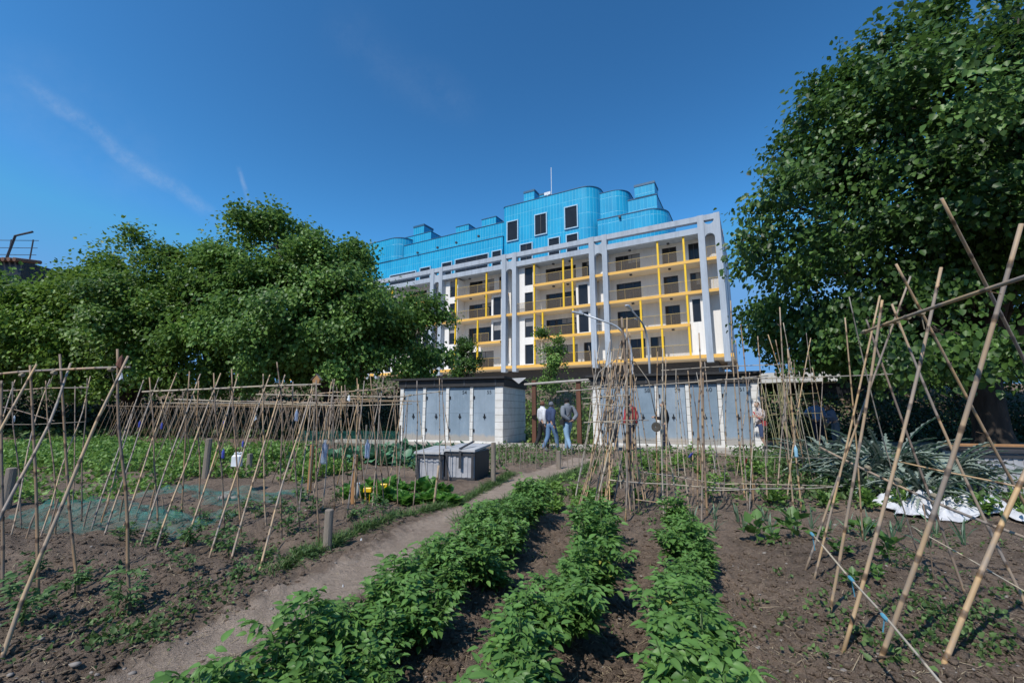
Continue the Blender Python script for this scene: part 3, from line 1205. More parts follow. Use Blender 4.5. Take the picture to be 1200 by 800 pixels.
# the right-hand end frame, seen edge on
g = BG()
for s0 in (4.2, 5.6, 9.4, 12.4):
    g.b(-.02, .5, s0, s0 + .55, 5.7, 19.62)
g.b(.02, .48, .36, DEEP, 19.05, 19.6)
g.b(.02, .48, .36, DEEP, 17.92, 18.46)
g.build('end_frame', M['column'], BLD)
g = BG()
g.b(2.1, LEN - 1, 2.2, 2.24, 18.46, 19.3)
g.build('terrace_screen', M['smoked'], BLD)

# balcony railings
for (fl, a, b_) in ((3, 3.2, 10.9), (2, 2.0, 10.9), (1, 3.3, 10.9), (0, 3.3, 10.9), (3, 12.95, 19.3), (2, 14.5, 19.4), (1, 14.5, 19.2), (0, 12.9, 19.4),
                    (3, 23.7, 30.2), (2, 25.3, 30.2), (1, 25.3, 27.5), (0, 23.7, 30.2), (2, 30.2, 32.3), (2, 19.4, 21.6), (3, .55, 1.36), (2, .55, 1.36), (3, 34.4, 41), (2, 34.4, 41)):
    g = BG()
    h = SLAB[fl]
    g.b(a, b_, -.07, -.045, h + 1.02, h + 1.06)
    n = max(2, int((b_ - a) / 1.5))
    for k in range(n + 1):
        x = a + (b_ - a - .03) * k / n
        g.b(x, x + .02, -.07, -.045, h, h + 1.02)
    r_ = g.build('railing', M['railpost'], BLD)
    g = BG()
    g.b(a + .03, b_ - .03, -.063, -.052, h + .03, h + 1.0)
    g.build('mesh_panel', M['rail'], r_)
# little lamps under the slabs
g = BG()
for (t, fl) in ((8.6, 2), (4.8, 2), (8.6, 3), (4.8, 3), (4.8, 1), (8.5, 1), (17.2, 3), (15.5, 2), (17.2, 2), (15.2, 3), (28.6, 3), (28.4, 2), (26.2, 2), (4.8, 0)):
    top = (SLAB[fl + 1] if fl < 3 else 18.1) - .29
    g.b(t - .12, t + .12, .5, .74, top - .14, top - .001)
g.build('balcony_lamp', M['wframe'], BLD)


# ---- blue storeys
def rounded(t0, t1, s0, s1, radii):
    """outline in local x,y; radii for the corners front-right, front-left, back-left, back-right"""
    x0, x1 = -t1, -t0
    cs = [(x0, s0, radii[1], math.pi, 1.5 * math.pi), (x1, s0, radii[0], 1.5 * math.pi, 2 * math.pi),
          (x1, s1, radii[3], 0, .5 * math.pi), (x0, s1, radii[2], .5 * math.pi, math.pi)]
    sx = [1, -1, -1, 1]
    sy = [1, 1, -1, -1]
    pts = []
    for (x, y, r_, a0, a1), ax, ay in zip(cs, sx, sy):
        if r_ < .02:
            pts.append((x, y))
            continue
        n = 12
        for i in range(n + 1):
            a = a0 + (a1 - a0) * i / n
            pts.append((x + ax * r_ + r_ * math.cos(a), y + ay * r_ + r_ * math.sin(a)))
    return pts


def blue(name, t0, t1, s0, s1, h0, h1, radii=(0, 0, 0, 0), cap=.1):
    pl = rounded(t0, t1, s0, s1, radii)
    g = G()
    g.prism(pl, h0, h1)
    o = g.build(name, M['blue'], BLD)
    if cap:
        g = G()
        cx = sum(p[0] for p in pl) / len(pl)
        cy = sum(p[1] for p in pl) / len(pl)
        k = .05
        q = [(x + k * np.sign(x - cx), y + k * np.sign(y - cy)) for x, y in pl]
        g.prism(q, h1 + .002, h1 + cap)
        g.build('coping', M['bluecap'], o)
    return o


blue('roof_storey', 5.3, 12.95, 4.0, 12, 18.46, 23.35, (2.2, 0, 0, 1.5))
blue('tower', 12.9, 25.75, 3.9, 12.4, 18.46, 27.95, (2.0, .5, .5, 2.0), .08)
blue('roof_storey', 25.8, 61, 4.0, 12.2, 18.46, 24.0, (0, 0, 0, 0))
blue('roof_storey', 25.78, 43.5, 4.5, 12.1, 24.02, 26.2, (0, 0, 0, 0))
blue('drum', 43.2, 61, 3.9, 10, 24.12, 27.6, (2.4, 0, 0, 1))
blue('drum', 9.75, 13.6, 5.3, 12.2, 23.47, 27.3, (1.9, 0, 0, 1.9), .06)
blue('roof_box', 6.6, 10.6, 6.4, 11.5, 23.47, 26.1)
blue('chimney_box', 6.75, 9.05, 6.3, 8.4, 26.22, 27.55, cap=.28)
blue('chimney_box', 39.6, 44.8, 6.0, 9.0, 26.32, 28.3)
blue('chimney_box', 41.2, 43.3, 6.2, 8.4, 28.42, 29.7, cap=.3)
blue('chimney_box', 31.9, 34.1, 4.9, 7.2, 26.32, 27.35)
blue('chimney_box', 27.4, 29.7, 4.9, 7.2, 26.32, 27.5)
blue('roof_box', 20.5, 25.3, 7.2, 10.5, 28.05, 29.6)
blue('chimney_box', 22.8, 24.4, 7.4, 9.2, 29.72, 31.2, cap=.3)
blue('chimney_box', 20.7, 22.0, 7.4, 9.2, 29.72, 30.3, cap=.25)


def blue_window(t0, t1, h0, h1, s, lf=2):
    g = BG()
    fw = .13
    g.b(t0 - fw, t0, s - .16, s - .01, h0 - fw, h1 + fw)
    g.b(t1, t1 + fw, s - .16, s - .01, h0 - fw, h1 + fw)
    g.b(t0, t1, s - .16, s - .01, h0 - fw, h0)
    g.b(t0, t1, s - .16, s - .01, h1, h1 + fw)
    f = g.build('window', M['wframe_white'], BLD)
    g = BG()
    g.b(t0, t1, s - .05, s - .012, h0, h1)
    g.build('pane', M['glass'], f)
    g = BG()
    for k in range(1, lf):
        x = t0 + (t1 - t0) * k / lf
        g.b(x - .04, x + .04, s - .09, s - .052, h0, h1)
    if lf > 1:
        g.build('mullion', M['wframe'], f)


for t0, t1, h0, h1, lf in ((23.5, 24.95, 23.1, 25.65, 1), (19.45, 20.95, 23.1, 25.7, 2), (15.4, 16.9, 23.1, 25.75, 1),
                           (21.45, 23.05, 19.0, 22.2, 2), (17.75, 19.1, 19.0, 22.2, 1), (15.4, 16.75, 19.0, 22.2, 1)):
    blue_window(t0, t1, h0, h1, 3.9, lf)
for t0, t1, h0, h1, lf in ((26.0, 27.3, 19.0, 22.1, 1), (28.0, 33.3, 19.0, 22.0, 3), (34.0, 35.6, 19.0, 21.9, 1), (37.8, 39.6, 19.0, 21.8, 1), (40.5, 45.5, 19.0, 21.6, 3)):
    blue_window(t0, t1, h0, h1, 4.0, lf)
# roof antenna
g = G()
g.tube([(-20.05, 7, 28.0), (-20.05, 7, 33.7)], .045, 6)
g.tube([(-20.6, 7, 30.1), (-20.6, 7, 28.1)], .1, 6)
g.box(-21.1, -20.2, 6.95, 7.05, 29.9, 30.3)
g.build('antenna', M['whitep'], BLD)
g = G()
for x, z in ((-29.5, 24.6), (-33.2, 24.4), (-36.5, 24.3), (-40.2, 24.2), (-10.3, 23.0)):
    g.box(x - .12, x + .12, 3.7, 3.98, z, z + .25)
g.build('wall_lamp', M['wframe'], BLD)

# unseen pale forecourt, added to bounce sunlight up onto the balconies and walls
g = G()
a_ = R(-29)
def fc(x, y):
    return (19.41 + x * math.cos(a_) - y * math.sin(a_), 38.3 + x * math.sin(a_) + y * math.cos(a_))
for k in range(16):
    x0 = -64 + k * 4.4
    q = [fc(x0 + .01, -9), fc(x0 + 4.39, -9), fc(x0 + 4.39, 2.5), fc(x0 + .01, 2.5)]
    g.prism(q, 3.2, 3.86)
structure(g.build('pavement', M['concrete_bounce']))
# ------------------------------------------------------------------ trees
def limb(g, a, b_, r0, r1, sag=0.0, n=7, seg=7, wob=.06):
    a, b_ = Vector(a), Vector(b_)
    L = (b_ - a).length
    pts, rad = [], []
    for i in range(seg + 1):
        t = i / seg
        p = a.lerp(b_, t)
        p.z += sag * L * math.sin(math.pi * t)
        if 0 < i < seg:
            p += Vector((random.gauss(0, wob * L / 3), random.gauss(0, wob * L / 3), random.gauss(0, wob * L / 4)))
        pts.append(p)
        rad.append(r0 + (r1 - r0) * t ** .8)
    g.tube(pts, rad, n)
    return pts


def tree(label, cat, base, lobes, nclump, per, size, leafm, trunk_r, fork, group=None, name='broadleaf_tree', spread=.36, droop=.5, gap=.12, limbs=9, lean=(0, 0)):
    """lobes: centre and radii relative to the base; leaves sit in sprays on the shells of the lobes, limbs run out to them"""
    t = thing(name, label, cat, base, 0, group)
    Lb = np.array(lobes, float)
    wgt = (Lb[:, 3] * Lb[:, 4] * Lb[:, 5]) ** (2 / 3)
    k = rng.choice(len(Lb), nclump, p=wgt / wgt.sum())
    d = rsphere(nclump)
    rf = np.where(rng.random(nclump) < .66, rng.uniform(.82, 1.05, nclump), rng.uniform(.35, .8, nclump))
    rf = rf * (1 + .16 * np.sin(d[:, 0] * 5 + k) * np.sin(d[:, 2] * 6 + 2 * k))
    c = Lb[k, :3] + d * Lb[k, 3:6] * rf[:, None]
    nb = max(12, nclump // 21)                       # most sprays gather on boughs, some fill between
    pick = rng.integers(0, nb, nclump)
    mv = rng.random(nclump) < .90
    lr = Lb[k[pick], 3:6].mean(1)
    off = np.clip(rng.normal(0, 1, (nclump, 3)), -1.9, 1.9) * np.array([1, 1, .6]) * (lr * .135)[:, None]
    ext = np.where((np.arange(nclump) % 9 == 0) & (np.arange(nclump) < nb), rng.uniform(.10, .24, nclump), 0.0)      # some boughs reach out of the crown
    c = c + d * Lb[k, 3:6] * ext[:, None]
    bt = rng.normal(0, .20, nclump)
    ctone = np.where(mv, bt[pick], rng.normal(0, .12, nclump))
    off *= np.where(ext[pick] > 0, .75, 1.0)[:, None]
    c = np.where(mv[:, None], c[pick] + off, c)
    d = np.where(mv[:, None], d[pick], d)
    keep = c[:, 2] > fork * .85
    # gaps: thin out where a coarse noise is low
    nz = fbm(c[:, 0] * .55 + c[:, 2] * .35, c[:, 1] * .55 - c[:, 2] * .42, 3)
    keep &= nz > -.62 + gap * 2
    c, d, ctone = c[keep], d[keep], ctone[keep]
    n = len(c)
    cen = Lb[:, :3].mean(0)
    out = unit(c - cen)
    # each spray is a short drooping twig with leaves on both sides
    tw = unit(out * .9 + rng.normal(0, .6, (n, 3)) + np.array([0, 0, -.15]))
    u = rng.uniform(-.5, .6, (n, per))
    lat = np.clip(rng.normal(0, .24, (n, per, 3)), -.5, .5)
    P = c[:, None, :] + (tw[:, None, :] * u[:, :, None] * .8 + lat * np.array([1, 1, .75])) * spread / .36
    P[:, :, 2] -= (u ** 2) * .25 * spread
    outp = np.repeat(out[:, None, :], per, 1)
    D = outp * .5 + np.repeat(tw[:, None, :], per, 1) * .4 + rng.normal(0, .65, (n, per, 3)) + np.array([0, 0, -droop])
    N = outp * .55 + np.array([0, 0, .85]) + rng.normal(0, .46, (n, per, 3))
    S = rng.uniform(.6, 1.15, (n, per)) * size
    tone = np.clip(.46 + ctone[:, None] + rng.normal(0, .12, (n, 1)) + rng.normal(0, .18, (n, per)), 0, 1)
    V, F, rr = leaves(P.reshape(-1, 3), D.reshape(-1, 3), N.reshape(-1, 3), S.reshape(-1), W=.40, fold=.09, curl=.22, rnd=tone.reshape(-1))
    link('crown', raw_mesh('crown', V, F, rr), M[leafm], t)
    g = G()
    top = Vector((lean[0], lean[1], fork))
    pts = [Vector((0, 0, -.4)), Vector((0, 0, .05)), Vector((lean[0] * .2, lean[1] * .2, fork * .3)), Vector((lean[0] * .6, lean[1] * .6, fork * .65)), top]
    g.tube(pts, [trunk_r * 1.7, trunk_r * 1.35, trunk_r * 1.02, trunk_r * .95, trunk_r * .9], 14)
    order = rng.permutation(len(Lb))
    ends = []
    for q in range(limbs):
        L_ = Lb[order[q % len(Lb)]]
        e = Vector(L_[:3]) + Vector((random.gauss(0, .3) * L_[3], random.gauss(0, .3) * L_[4], random.gauss(0, .15) * L_[5]))
        ps = limb(g, top - Vector((0, 0, random.uniform(0, .4))), e, trunk_r * random.uniform(.4, .62), trunk_r * .14, .07, 8)
        ends += ps[3:]
    E_ = np.array([tuple(p) for p in ends])
    for q in rng.choice(n, min(n, 150), replace=False):
        j = int(np.argmin(((E_ - c[q]) ** 2).sum(1)))
        limb(g, ends[j], c[q], trunk_r * .11, .012, .04, 5, 4, .1)
    g.build('trunk', M['bark'], t, smooth=True)
    return t


# big tree on the right
bx, by = 14.6, 13.5
tree('big dark green tree towering over the right side with a thick shaded trunk', 'tree', (bx, by, hz(bx, by)),
     [(-4.4, -1.2, 5.0, 2.9, 3.2, 2.6), (-4.3, 0, 7.8, 2.8, 3.0, 2.5), (-1.8, -1.6, 8.8, 3.6, 3.6, 2.8), (-2.2, 0, 11.2, 2.6, 2.8, 1.9), (0.6, -1.4, 12.0, 3.4, 3.2, 2.2),
      (2.8, -1.5, 9.0, 3.8, 3.6, 3.2), (1.2, -3.0, 6.6, 3.6, 2.6, 2.3), (4.4, 0, 6.4, 3.4, 3.6, 2.6), (-4.2, .9, 3.6, 1.8, 2.2, 1.3), (-1.6, 2.2, 5.6, 3.4, 2.8, 2.7), (-2.2, -2.4, 5.8, 2.6, 2.2, 2.0),
      (-3.7, 0.2, 10.4, 1.7, 1.8, 1.5), (-2.6, -.2, 12.4, 1.3, 1.4, 1.1), (4.5, 2, 11, 3, 3, 2.5), (-.6, -.5, 13.3, 2.0, 2.0, 1.2), (1.5, 1.5, 9, 4, 4, 4), (3.5, -1.0, 13.0, 2.6, 2.4, 1.6)],
     5400, 22, .18, 'leaf_dark', .42, 2.6, spread=.36, droop=.6, gap=.06, limbs=13)
# left trees
tree('broad bushy green tree left of the blue building, nearest the sheds', 'tree', (-9.3, 22.2, hz(-9.3, 22.2)),
     [(-2.6, -1.2, 9.0, 2.6, 2.6, 2.0), (-.4, -.5, 8.4, 2.6, 2.6, 1.7), (1.5, -.9, 6.8, 2.5, 2.6, 1.7), (3.9, -.8, 5.7, 1.8, 2.2, 1.7), (4.2, -.2, 4.1, 1.8, 2.0, 1.3), (-4.4, -.4, 6.3, 2.6, 2.8, 2.5),
      (-1.4, -2.1, 5.6, 3.0, 2.2, 2.2), (1.9, -2.0, 4.7, 2.6, 2.2, 1.7), (-4.6, -1.6, 4.0, 2.6, 2.4, 1.6), (-2.9, -.8, 10.5, 1.2, 1.2, .9), (-5.6, -.6, 9.0, .9, 1, .8), (1.2, -.8, 9.2, .9, 1, .7), (5.1, -.8, 6.1, .8, 1, .8), (1.8, -.5, 7.3, 1.3, 1.4, 1.0), (0, 1.2, 5.5, 4, 2.5, 2.5), (-1.2, -2.2, 3.7, 2.2, 1.8, 1.0), (-5.6, -.5, 7.9, 1.6, 1.8, 1.3)],
     5000, 22, .185, 'leaf_tree', .26, 2.1, spread=.36, droop=.55, limbs=12, gap=.06)
tree('wide spreading tree with yellower leaves at the left edge of the plots', 'tree', (-19.8, 23.0, hz(-19.8, 23.0)),
     [(0, -.6, 8.2, 3.0, 2.8, 1.9), (2.7, -.8, 7.8, 2.4, 2.4, 1.7), (-1.6, -.6, 9.4, .9, 1, .8), (3.4, -.7, 9.0, .9, 1, .8), (-4.4, -.5, 7.2, 1, 1, .8), (-2.8, -.6, 6.6, 2.8, 2.8, 1.8), (-4.9, -.4, 5.3, 2.4, 2.6, 1.7), (3.9, -1.0, 5.4, 2.4, 2.4, 2.0), (.6, -2.0, 5.4, 3.2, 2.2, 2.0),
      (-2.9, -1.8, 4.4, 2.8, 2.2, 1.6), (1.2, -.2, 9.2, 1.4, 1.4, .8), (3.4, -1.8, 3.6, 2.4, 1.8, 1.1), (0, -1.8, 3.4, 2.6, 1.8, 1.1)],
     3700, 22, .185, 'leaf_tree2', .24, 2.0, spread=.38, droop=.45, limbs=10, gap=.06)
tree('dark leafy tree reaching out of the left side of the picture', 'tree', (-27.8, 23, hz(-27.8, 23)),
     [(0, -.6, 6.6, 3.2, 3.0, 2.0), (2.8, -.8, 5.4, 2.6, 2.6, 1.9), (-2.8, -.6, 5.6, 2.8, 2.8, 1.9), (.6, -2.0, 4.2, 3.2, 2.2, 1.6), (3.4, -1.6, 3.6, 2.2, 1.8, 1.2), (-3, -1.5, 4, 2.6, 2, 1.5)],
     1000, 19, .25, 'leaf_tree', .24, 1.9, spread=.46, droop=.45, limbs=8, gap=.1)


tree('tall dark tree filling the gap behind the right-hand tree trunk', 'tree', (27.5, 27, hz(27.5, 27)),
     [(0, -.6, 6.6, 4.2, 3.0, 2.6), (3.8, -.8, 5.4, 3.6, 2.6, 2.4), (-3.8, -.6, 5.0, 3.8, 2.8, 2.4), (.6, -2.0, 3.4, 4.2, 2.2, 1.8), (-3.4, -1.6, 2.9, 2.8, 1.8, 1.3), (5, -1.5, 3, 3, 2, 1.6)],
     1300, 20, .22, 'leaf_dark', .26, 1.6, spread=.46, droop=.45, limbs=8, gap=.06)
tree('dark leafy tree at the far right behind the hedge', 'tree', (37.5, 26, hz(37.5, 26)),
     [(0, -.6, 6.6, 4.2, 3.0, 2.6), (3.8, -.8, 5.4, 3.6, 2.6, 2.4), (-3.8, -.6, 5.0, 3.8, 2.8, 2.4), (.6, -2.0, 3.4, 4.2, 2.2, 1.8), (-3.4, -1.6, 2.9, 2.8, 1.8, 1.3)],
     1100, 20, .23, 'leaf_dark', .26, 1.6, spread=.46, droop=.45, limbs=8, gap=.06)


def shrub(label, cat, base, rx, ry, h, n, size, leafm, name='shrub', group=None, W=.32, upl=.5):
    """dense bush: leaves through a lumpy dome on several stems"""
    t = thing(name, label, cat, base, 0, group)
    d = rsphere(n)
    d[:, 2] = np.abs(d[:, 2]) * 1.0 - .12
    ph = rng.uniform(0, 6, 3)
    lump = 1 + .22 * np.sin(d[:, 0] * 6 + ph[0]) * np.sin(d[:, 1] * 6 + ph[1]) + .18 * np.sin(d[:, 2] * 9 + ph[2] + d[:, 0] * 4)
    rf = np.where(rng.random(n) < .75, rng.uniform(.82, 1.05, n), rng.uniform(.35, .85, n)) * lump
    P = d * rf[:, None] * np.array([rx, ry, h])
    P[:, 2] = np.maximum(P[:, 2], .02)
    P += rng.normal(0, .05, P.shape)
    D = d * .6 + rng.normal(0, .6, (n, 3)) + np.array([0, 0, upl])
    N = d * .6 + np.array([0, 0, .7]) + rng.normal(0, .4, (n, 3))
    V, F, rr = leaves(P, D, N, rng.uniform(.6, 1.2, n) * size, W=W)
    link('foliage', raw_mesh('foliage', V, F, rr), M[leafm], t)
    g = G()
    for k in range(6):
        a = random.uniform(0, 6.28)
        limb(g, (.08 * math.cos(a), .08 * math.sin(a), -.1), (rx * .55 * math.cos(a), ry * .55 * math.sin(a), h * random.uniform(.5, .8)), .03, .008, .02, 5, 4)
    g.build('stem', M['bark'], t)
    return t


# dark hedge under the left trees and behind the right-hand plots
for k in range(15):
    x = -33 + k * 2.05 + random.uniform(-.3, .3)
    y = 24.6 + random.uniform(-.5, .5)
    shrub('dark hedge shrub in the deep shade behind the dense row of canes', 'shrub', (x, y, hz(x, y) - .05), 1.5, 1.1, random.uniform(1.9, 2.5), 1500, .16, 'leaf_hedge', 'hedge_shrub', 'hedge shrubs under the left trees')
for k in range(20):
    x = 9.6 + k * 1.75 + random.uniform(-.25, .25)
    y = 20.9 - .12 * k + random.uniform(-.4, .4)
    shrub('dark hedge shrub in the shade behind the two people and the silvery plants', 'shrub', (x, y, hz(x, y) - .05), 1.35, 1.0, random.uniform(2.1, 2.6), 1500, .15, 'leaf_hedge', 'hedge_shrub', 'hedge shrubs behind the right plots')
# silvery shrubs in front of the hedge on the left, and over the shed roof
for k, (x, y, s) in enumerate(((-16.6, 23.0, 1.0), (-14.4, 23.2, 1.1), (-11.9, 23.0, .95), (-10.2, 23.3, 1.05), (-7.0, 23.6, 1.0), (-5.4, 23.8, 1.15))):
    shrub('rounded grey green shrub seen under the left trees', 'shrub', (x, y, hz(x, y) - .05), 1.25 * s, .9 * s, 2.0 * s, 1700, .12, 'leaf_olive', 'silvery_shrub', 'silvery shrubs under the left trees', W=.22)
shrub('pale grey olive bush showing above the left shed roof', 'shrub', (-3.9, 24.6, hz(-3.9, 24.6)), 1.5, 1.1, 2.75, 2600, .11, 'leaf_silver', 'olive_bush', W=.2)

tree('small round dark tree above the left shed in front of the building', 'tree', (-2.85, 28.0, hz(-2.85, 28.0)),
     [(0, 0, 3.1, .95, .95, .9), (-.25, 0, 3.9, .6, .6, .6), (.5, 0, 2.7, .7, .7, .6), (-.5, -.1, 2.5, .7, .7, .6)], 330, 16, .13, 'leaf_dark', .07, 1.6, spread=.24, name='small_tree', limbs=6, gap=0.05)
tree('slender young tree with loose light leaves beside the street lamp', 'tree', (2.55, 28.0, hz(2.55, 28.0)),
     [(0, 0, 4.6, .55, .55, .7), (-.1, 0, 3.6, .85, .8, .8), (.25, 0, 2.7, .85, .8, .8), (-.3, 0, 1.9, .8, .7, .7), (.7, 0, 3.3, .5, .5, .5)], 300, 14, .14, 'leaf_tree', .05, 1.0, spread=.26, name='young_tree', limbs=6, gap=.12)
for (x, y, rx, h, lm, lb) in ((1.2, 25.5, 1.4, 1.9, 'leaf_tree2', 'light green bush on the bank between the sheds'), (4.6, 26.0, 1.6, 1.9, 'leaf_dark', 'dark low bush on the bank right of the young tree'),
                              (7.6, 26, 1.8, 1.5, 'leaf_olive', 'grey green bush on the bank behind the right shed')):
    shrub(lb, 'bush', (x, y, hz(x, y) - .05), rx, 1.0, h, 1700, .13, lm, 'bank_bush')

# ------------------------------------------------------------------ far left: dark building with a tiled eave and a rooftop rail
t = thing('old_building', 'dark old building with a tiled eave and a rooftop railing behind the left trees', 'building', (-44.0, 34, .1), R(-4))
g = G()
g.box(-12, 4.5, 0, 9, -.5, 13.2)
g.build('wall', M['black'], t)
g = G()
for k in range(34):
    x = -12 + k * .5
    z = 13.95 - .035 * (x + 12)
    g.tube([(x, -.6, z - .25), (x, 1.2, z + .12)], .17, 6)
g.build('roof', pmat('old roof tile', (0.24, 0.13, 0.09), (0.13, 0.08, 0.06), scale=1.2, rough=0.9), t)
g = G()
for k in range(9):
    x = -12 + k * 2
    z = 13.9 - .035 * (x + 12)
    g.tube([(x, .8, z), (x, .8, z + 2.0)], .05, 6)
for dz in (.7, 1.3, 1.95):
    g.tube([(-12, .8, 13.9 + dz), (4.5, .8, 13.3 + dz)], .025, 6)
g.build('railing', M['wframe'], t)
g = G()
g.tube([(2.2, .5, 13.2), (2.7, .5, 15.6), (4.2, .5, 15.9)], .09, 6)
g.build('roof_lamp', M['wframe'], t)

t = thing('low_hut', 'low hut with a grey roof behind the hedge under the right tree', 'hut', (23.2, 29.5, hz(23.2, 29.5) - .5), R(-10))
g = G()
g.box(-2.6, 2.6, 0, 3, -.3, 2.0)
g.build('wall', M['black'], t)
g = G()
g.add([(-2.9, -.4, 2.0), (2.9, -.4, 2.0), (2.5, 1.5, 3.2), (-2.5, 1.5, 3.2), (-2.9, 3.4, 2.0), (2.9, 3.4, 2.0), (-2.9, -.4, 1.9), (2.9, -.4, 1.9), (2.9, 3.4, 1.9), (-2.9, 3.4, 1.9)],
      [(0, 1, 2, 3), (3, 2, 5, 4), (1, 5, 2), (4, 0, 3), (6, 7, 1, 0), (7, 8, 5, 1), (8, 9, 4, 5), (9, 6, 0, 4), (9, 8, 7, 6)])
g.build('roof', M['roof_felt'], t)


# ------------------------------------------------------------------ storage sheds
def text_mesh(s, size, mt):
    cu = bpy.data.curves.new('number', 'FONT')
    cu.body = s
    cu.size = size
    cu.align_x = 'CENTER'
    cu.align_y = 'CENTER'
    cu.extrude = .002
    o = bpy.data.objects.new('number_tmp', cu)
    COL.objects.link(o)
    dg = bpy.context.evaluated_depsgraph_get()
    me = bpy.data.meshes.new_from_object(o.evaluated_get(dg))
    bpy.data.objects.remove(o)
    me.transform(mt)
    me.materials.clear()
    return me


def block_mat():
    m, nt, b, out = new_mat('white painted blockwork')
    tc_ = nt.nodes.new('ShaderNodeTexCoord')
    mp = nt.nodes.new('ShaderNodeMapping')
    sep = nt.nodes.new('ShaderNodeSeparateXYZ')
    nt.links.new(tc_.outputs['Object'], sep.inputs[0])
    com = nt.nodes.new('ShaderNodeCombineXYZ')
    ad = nt.nodes.new('ShaderNodeMath')
    nt.links.new(sep.outputs['X'], ad.inputs[0])
    nt.links.new(sep.outputs['Y'], ad.inputs[1])
    nt.links.new(ad.outputs[0], com.inputs['X'])
    nt.links.new(sep.outputs['Z'], com.inputs['Y'])
    br = nt.nodes.new('ShaderNodeTexBrick')
    br.inputs['Scale'].default_value = 1
    br.inputs['Brick Width'].default_value = 1.4
    br.inputs['Row Height'].default_value = .285
    br.inputs['Mortar Size'].default_value = .010
    br.inputs['Color1'].default_value = (.74, .72, .68, 1)
    br.inputs['Color2'].default_value = (.78, .76, .72, 1)
    br.inputs['Mortar'].default_value = (.38, .36, .33, 1)
    nt.links.new(com.outputs[0], br.inputs['Vector'])
    n = tex(nt, scale=2.5, detail=7, rough=.7)
    r_ = ramp(nt, [(.3, (.8, .78, .74)), (.6, (1, 1, 1))])
    nt.links.new(n.outputs[0], r_.inputs[0])
    mx = nt.nodes.new('ShaderNodeMixRGB')
    mx.blend_type = 'MULTIPLY'
    mx.inputs[0].default_value = 1
    nt.links.new(br.outputs[0], mx.inputs[1])
    nt.links.new(r_.outputs[0], mx.inputs[2])
    nt.links.new(mx.outputs[0], b.inputs['Base Color'])
    b.inputs['Roughness'].default_value = .85
    return m


M['blockwork'] = block_mat()


def shed(label, x, y, widths, numbers, depth, H, pw=.13, endw=(.16, .34)):
    """origin: right front corner; local x to the right, y away"""
    t = thing('storage_shed', label, 'shed', (x, y, 0.03), -R(18.5))
    tot = sum(widths) + pw * (len(widths) - 1) + sum(endw)
    g = G()
    cur = -tot
    edges = []
    for k, wd in enumerate(widths):
        pwid = endw[0] if k == 0 else pw
        edges.append((cur, cur + pwid))
        cur += pwid + wd
    edges.append((cur, 0))
    for k, (a, b_) in enumerate(edges[:-1]):
        g.box(a, b_, 0, .16, -.1, H)
    g.box(edges[-1][0], 0, 0, depth, -.1, H)          # right end wall
    g.box(-tot, -tot + .12, .16, depth, -.1, H)
    g.box(-tot + .12, edges[-1][0], depth - .12, depth, -.1, H)
    for k in range(len(widths)):                      # sill
        g.box(edges[k][1], edges[k + 1][0], .02, .3, -.1, .10)
    g.build('wall', M['blockwork'], t)
    g = G()
    g.box(-tot - .06, .06, -.06, depth + .05, H + .004, H + .30)
    g.box(-tot - .22, .12, -.20, depth + .15, H + .304, H + .385)
    rf = g.build('roof', M['dark_roof'], t)
    for q in range(4):
        g = G()
        xx = -tot + .3 + (tot - .6) * q / 3
        g.box(xx - .03, xx + .03, -.075, -.062, H + .02, H + .30)
        g.build('strap', M['wframe'], rf)
    for k, wd in enumerate(widths):
        a, b_ = edges[k][1], edges[k + 1][0]
        g = G()
        g.bbox(a + .015, b_ - .015, .05, .09, .11, H - .02, .006)
        g.box(a + .03, b_ - .03, .045, .0495, H * .53, H * .55)
        g.box((a + b_) / 2 - .006, (a + b_) / 2 + .006, .0455, .0499, .14, H - .06)
        d = g.build('door', M['door'], t)
        g = G()
        g.box(a + wd * .46, a + wd * .58, .01, .048, 1.04, 1.08)
        g.box(a + wd * .5, a + wd * .535, .005, .048, .98, 1.18)
        g.build('handle', M['black'], d)
        g = G()
        for z in (.45, H - .5):
            g.box(a + .02, a + .07, .02, .048, z, z + .12)
        g.build('hinge', M['black'], d)
        if numbers[k]:
            me = text_mesh(numbers[k], .21, Matrix.Translation((b_ - .27, .043, H - .24)) @ Matrix.Rotation(math.pi / 2, 4, 'X'))
            link('number', me, M['black'], d)
    return t


shed('row of four blue grey storage doors with white end wall, behind the grey bins', -.36, 17.55, [.96, .96, .96, .97], ['', '53', '54', '55'], 3.1, 2.28)
SX, SY = 8.62, 15.25
shed('row of blue grey storage doors behind the cane tepee, people passing in front', SX, SY, [.95, .95, .95, .95, .95], ['57', '58', '59', '60', '61'], 3.1, 2.28, .12, (.30, .26))

# folded corner of a pale sail hanging at the left shed
t = thing('hanging_sheet', 'small pale grey triangle of sheeting hanging from the left shed roof corner', 'sheet', (0.15, 17.6, 2.62))
g = G()
g.add([(-.15, 0, 0), (.42, -.1, .02), (.12, -.05, -.22), (-.15, .02, 0.005), (.42, -.08, .025), (.12, -.03, -.215)], [(0, 2, 1), (3, 4, 5), (0, 1, 4, 3), (1, 2, 5, 4), (2, 0, 3, 5)])
g.build('sheet', M['bin_lid'], t)

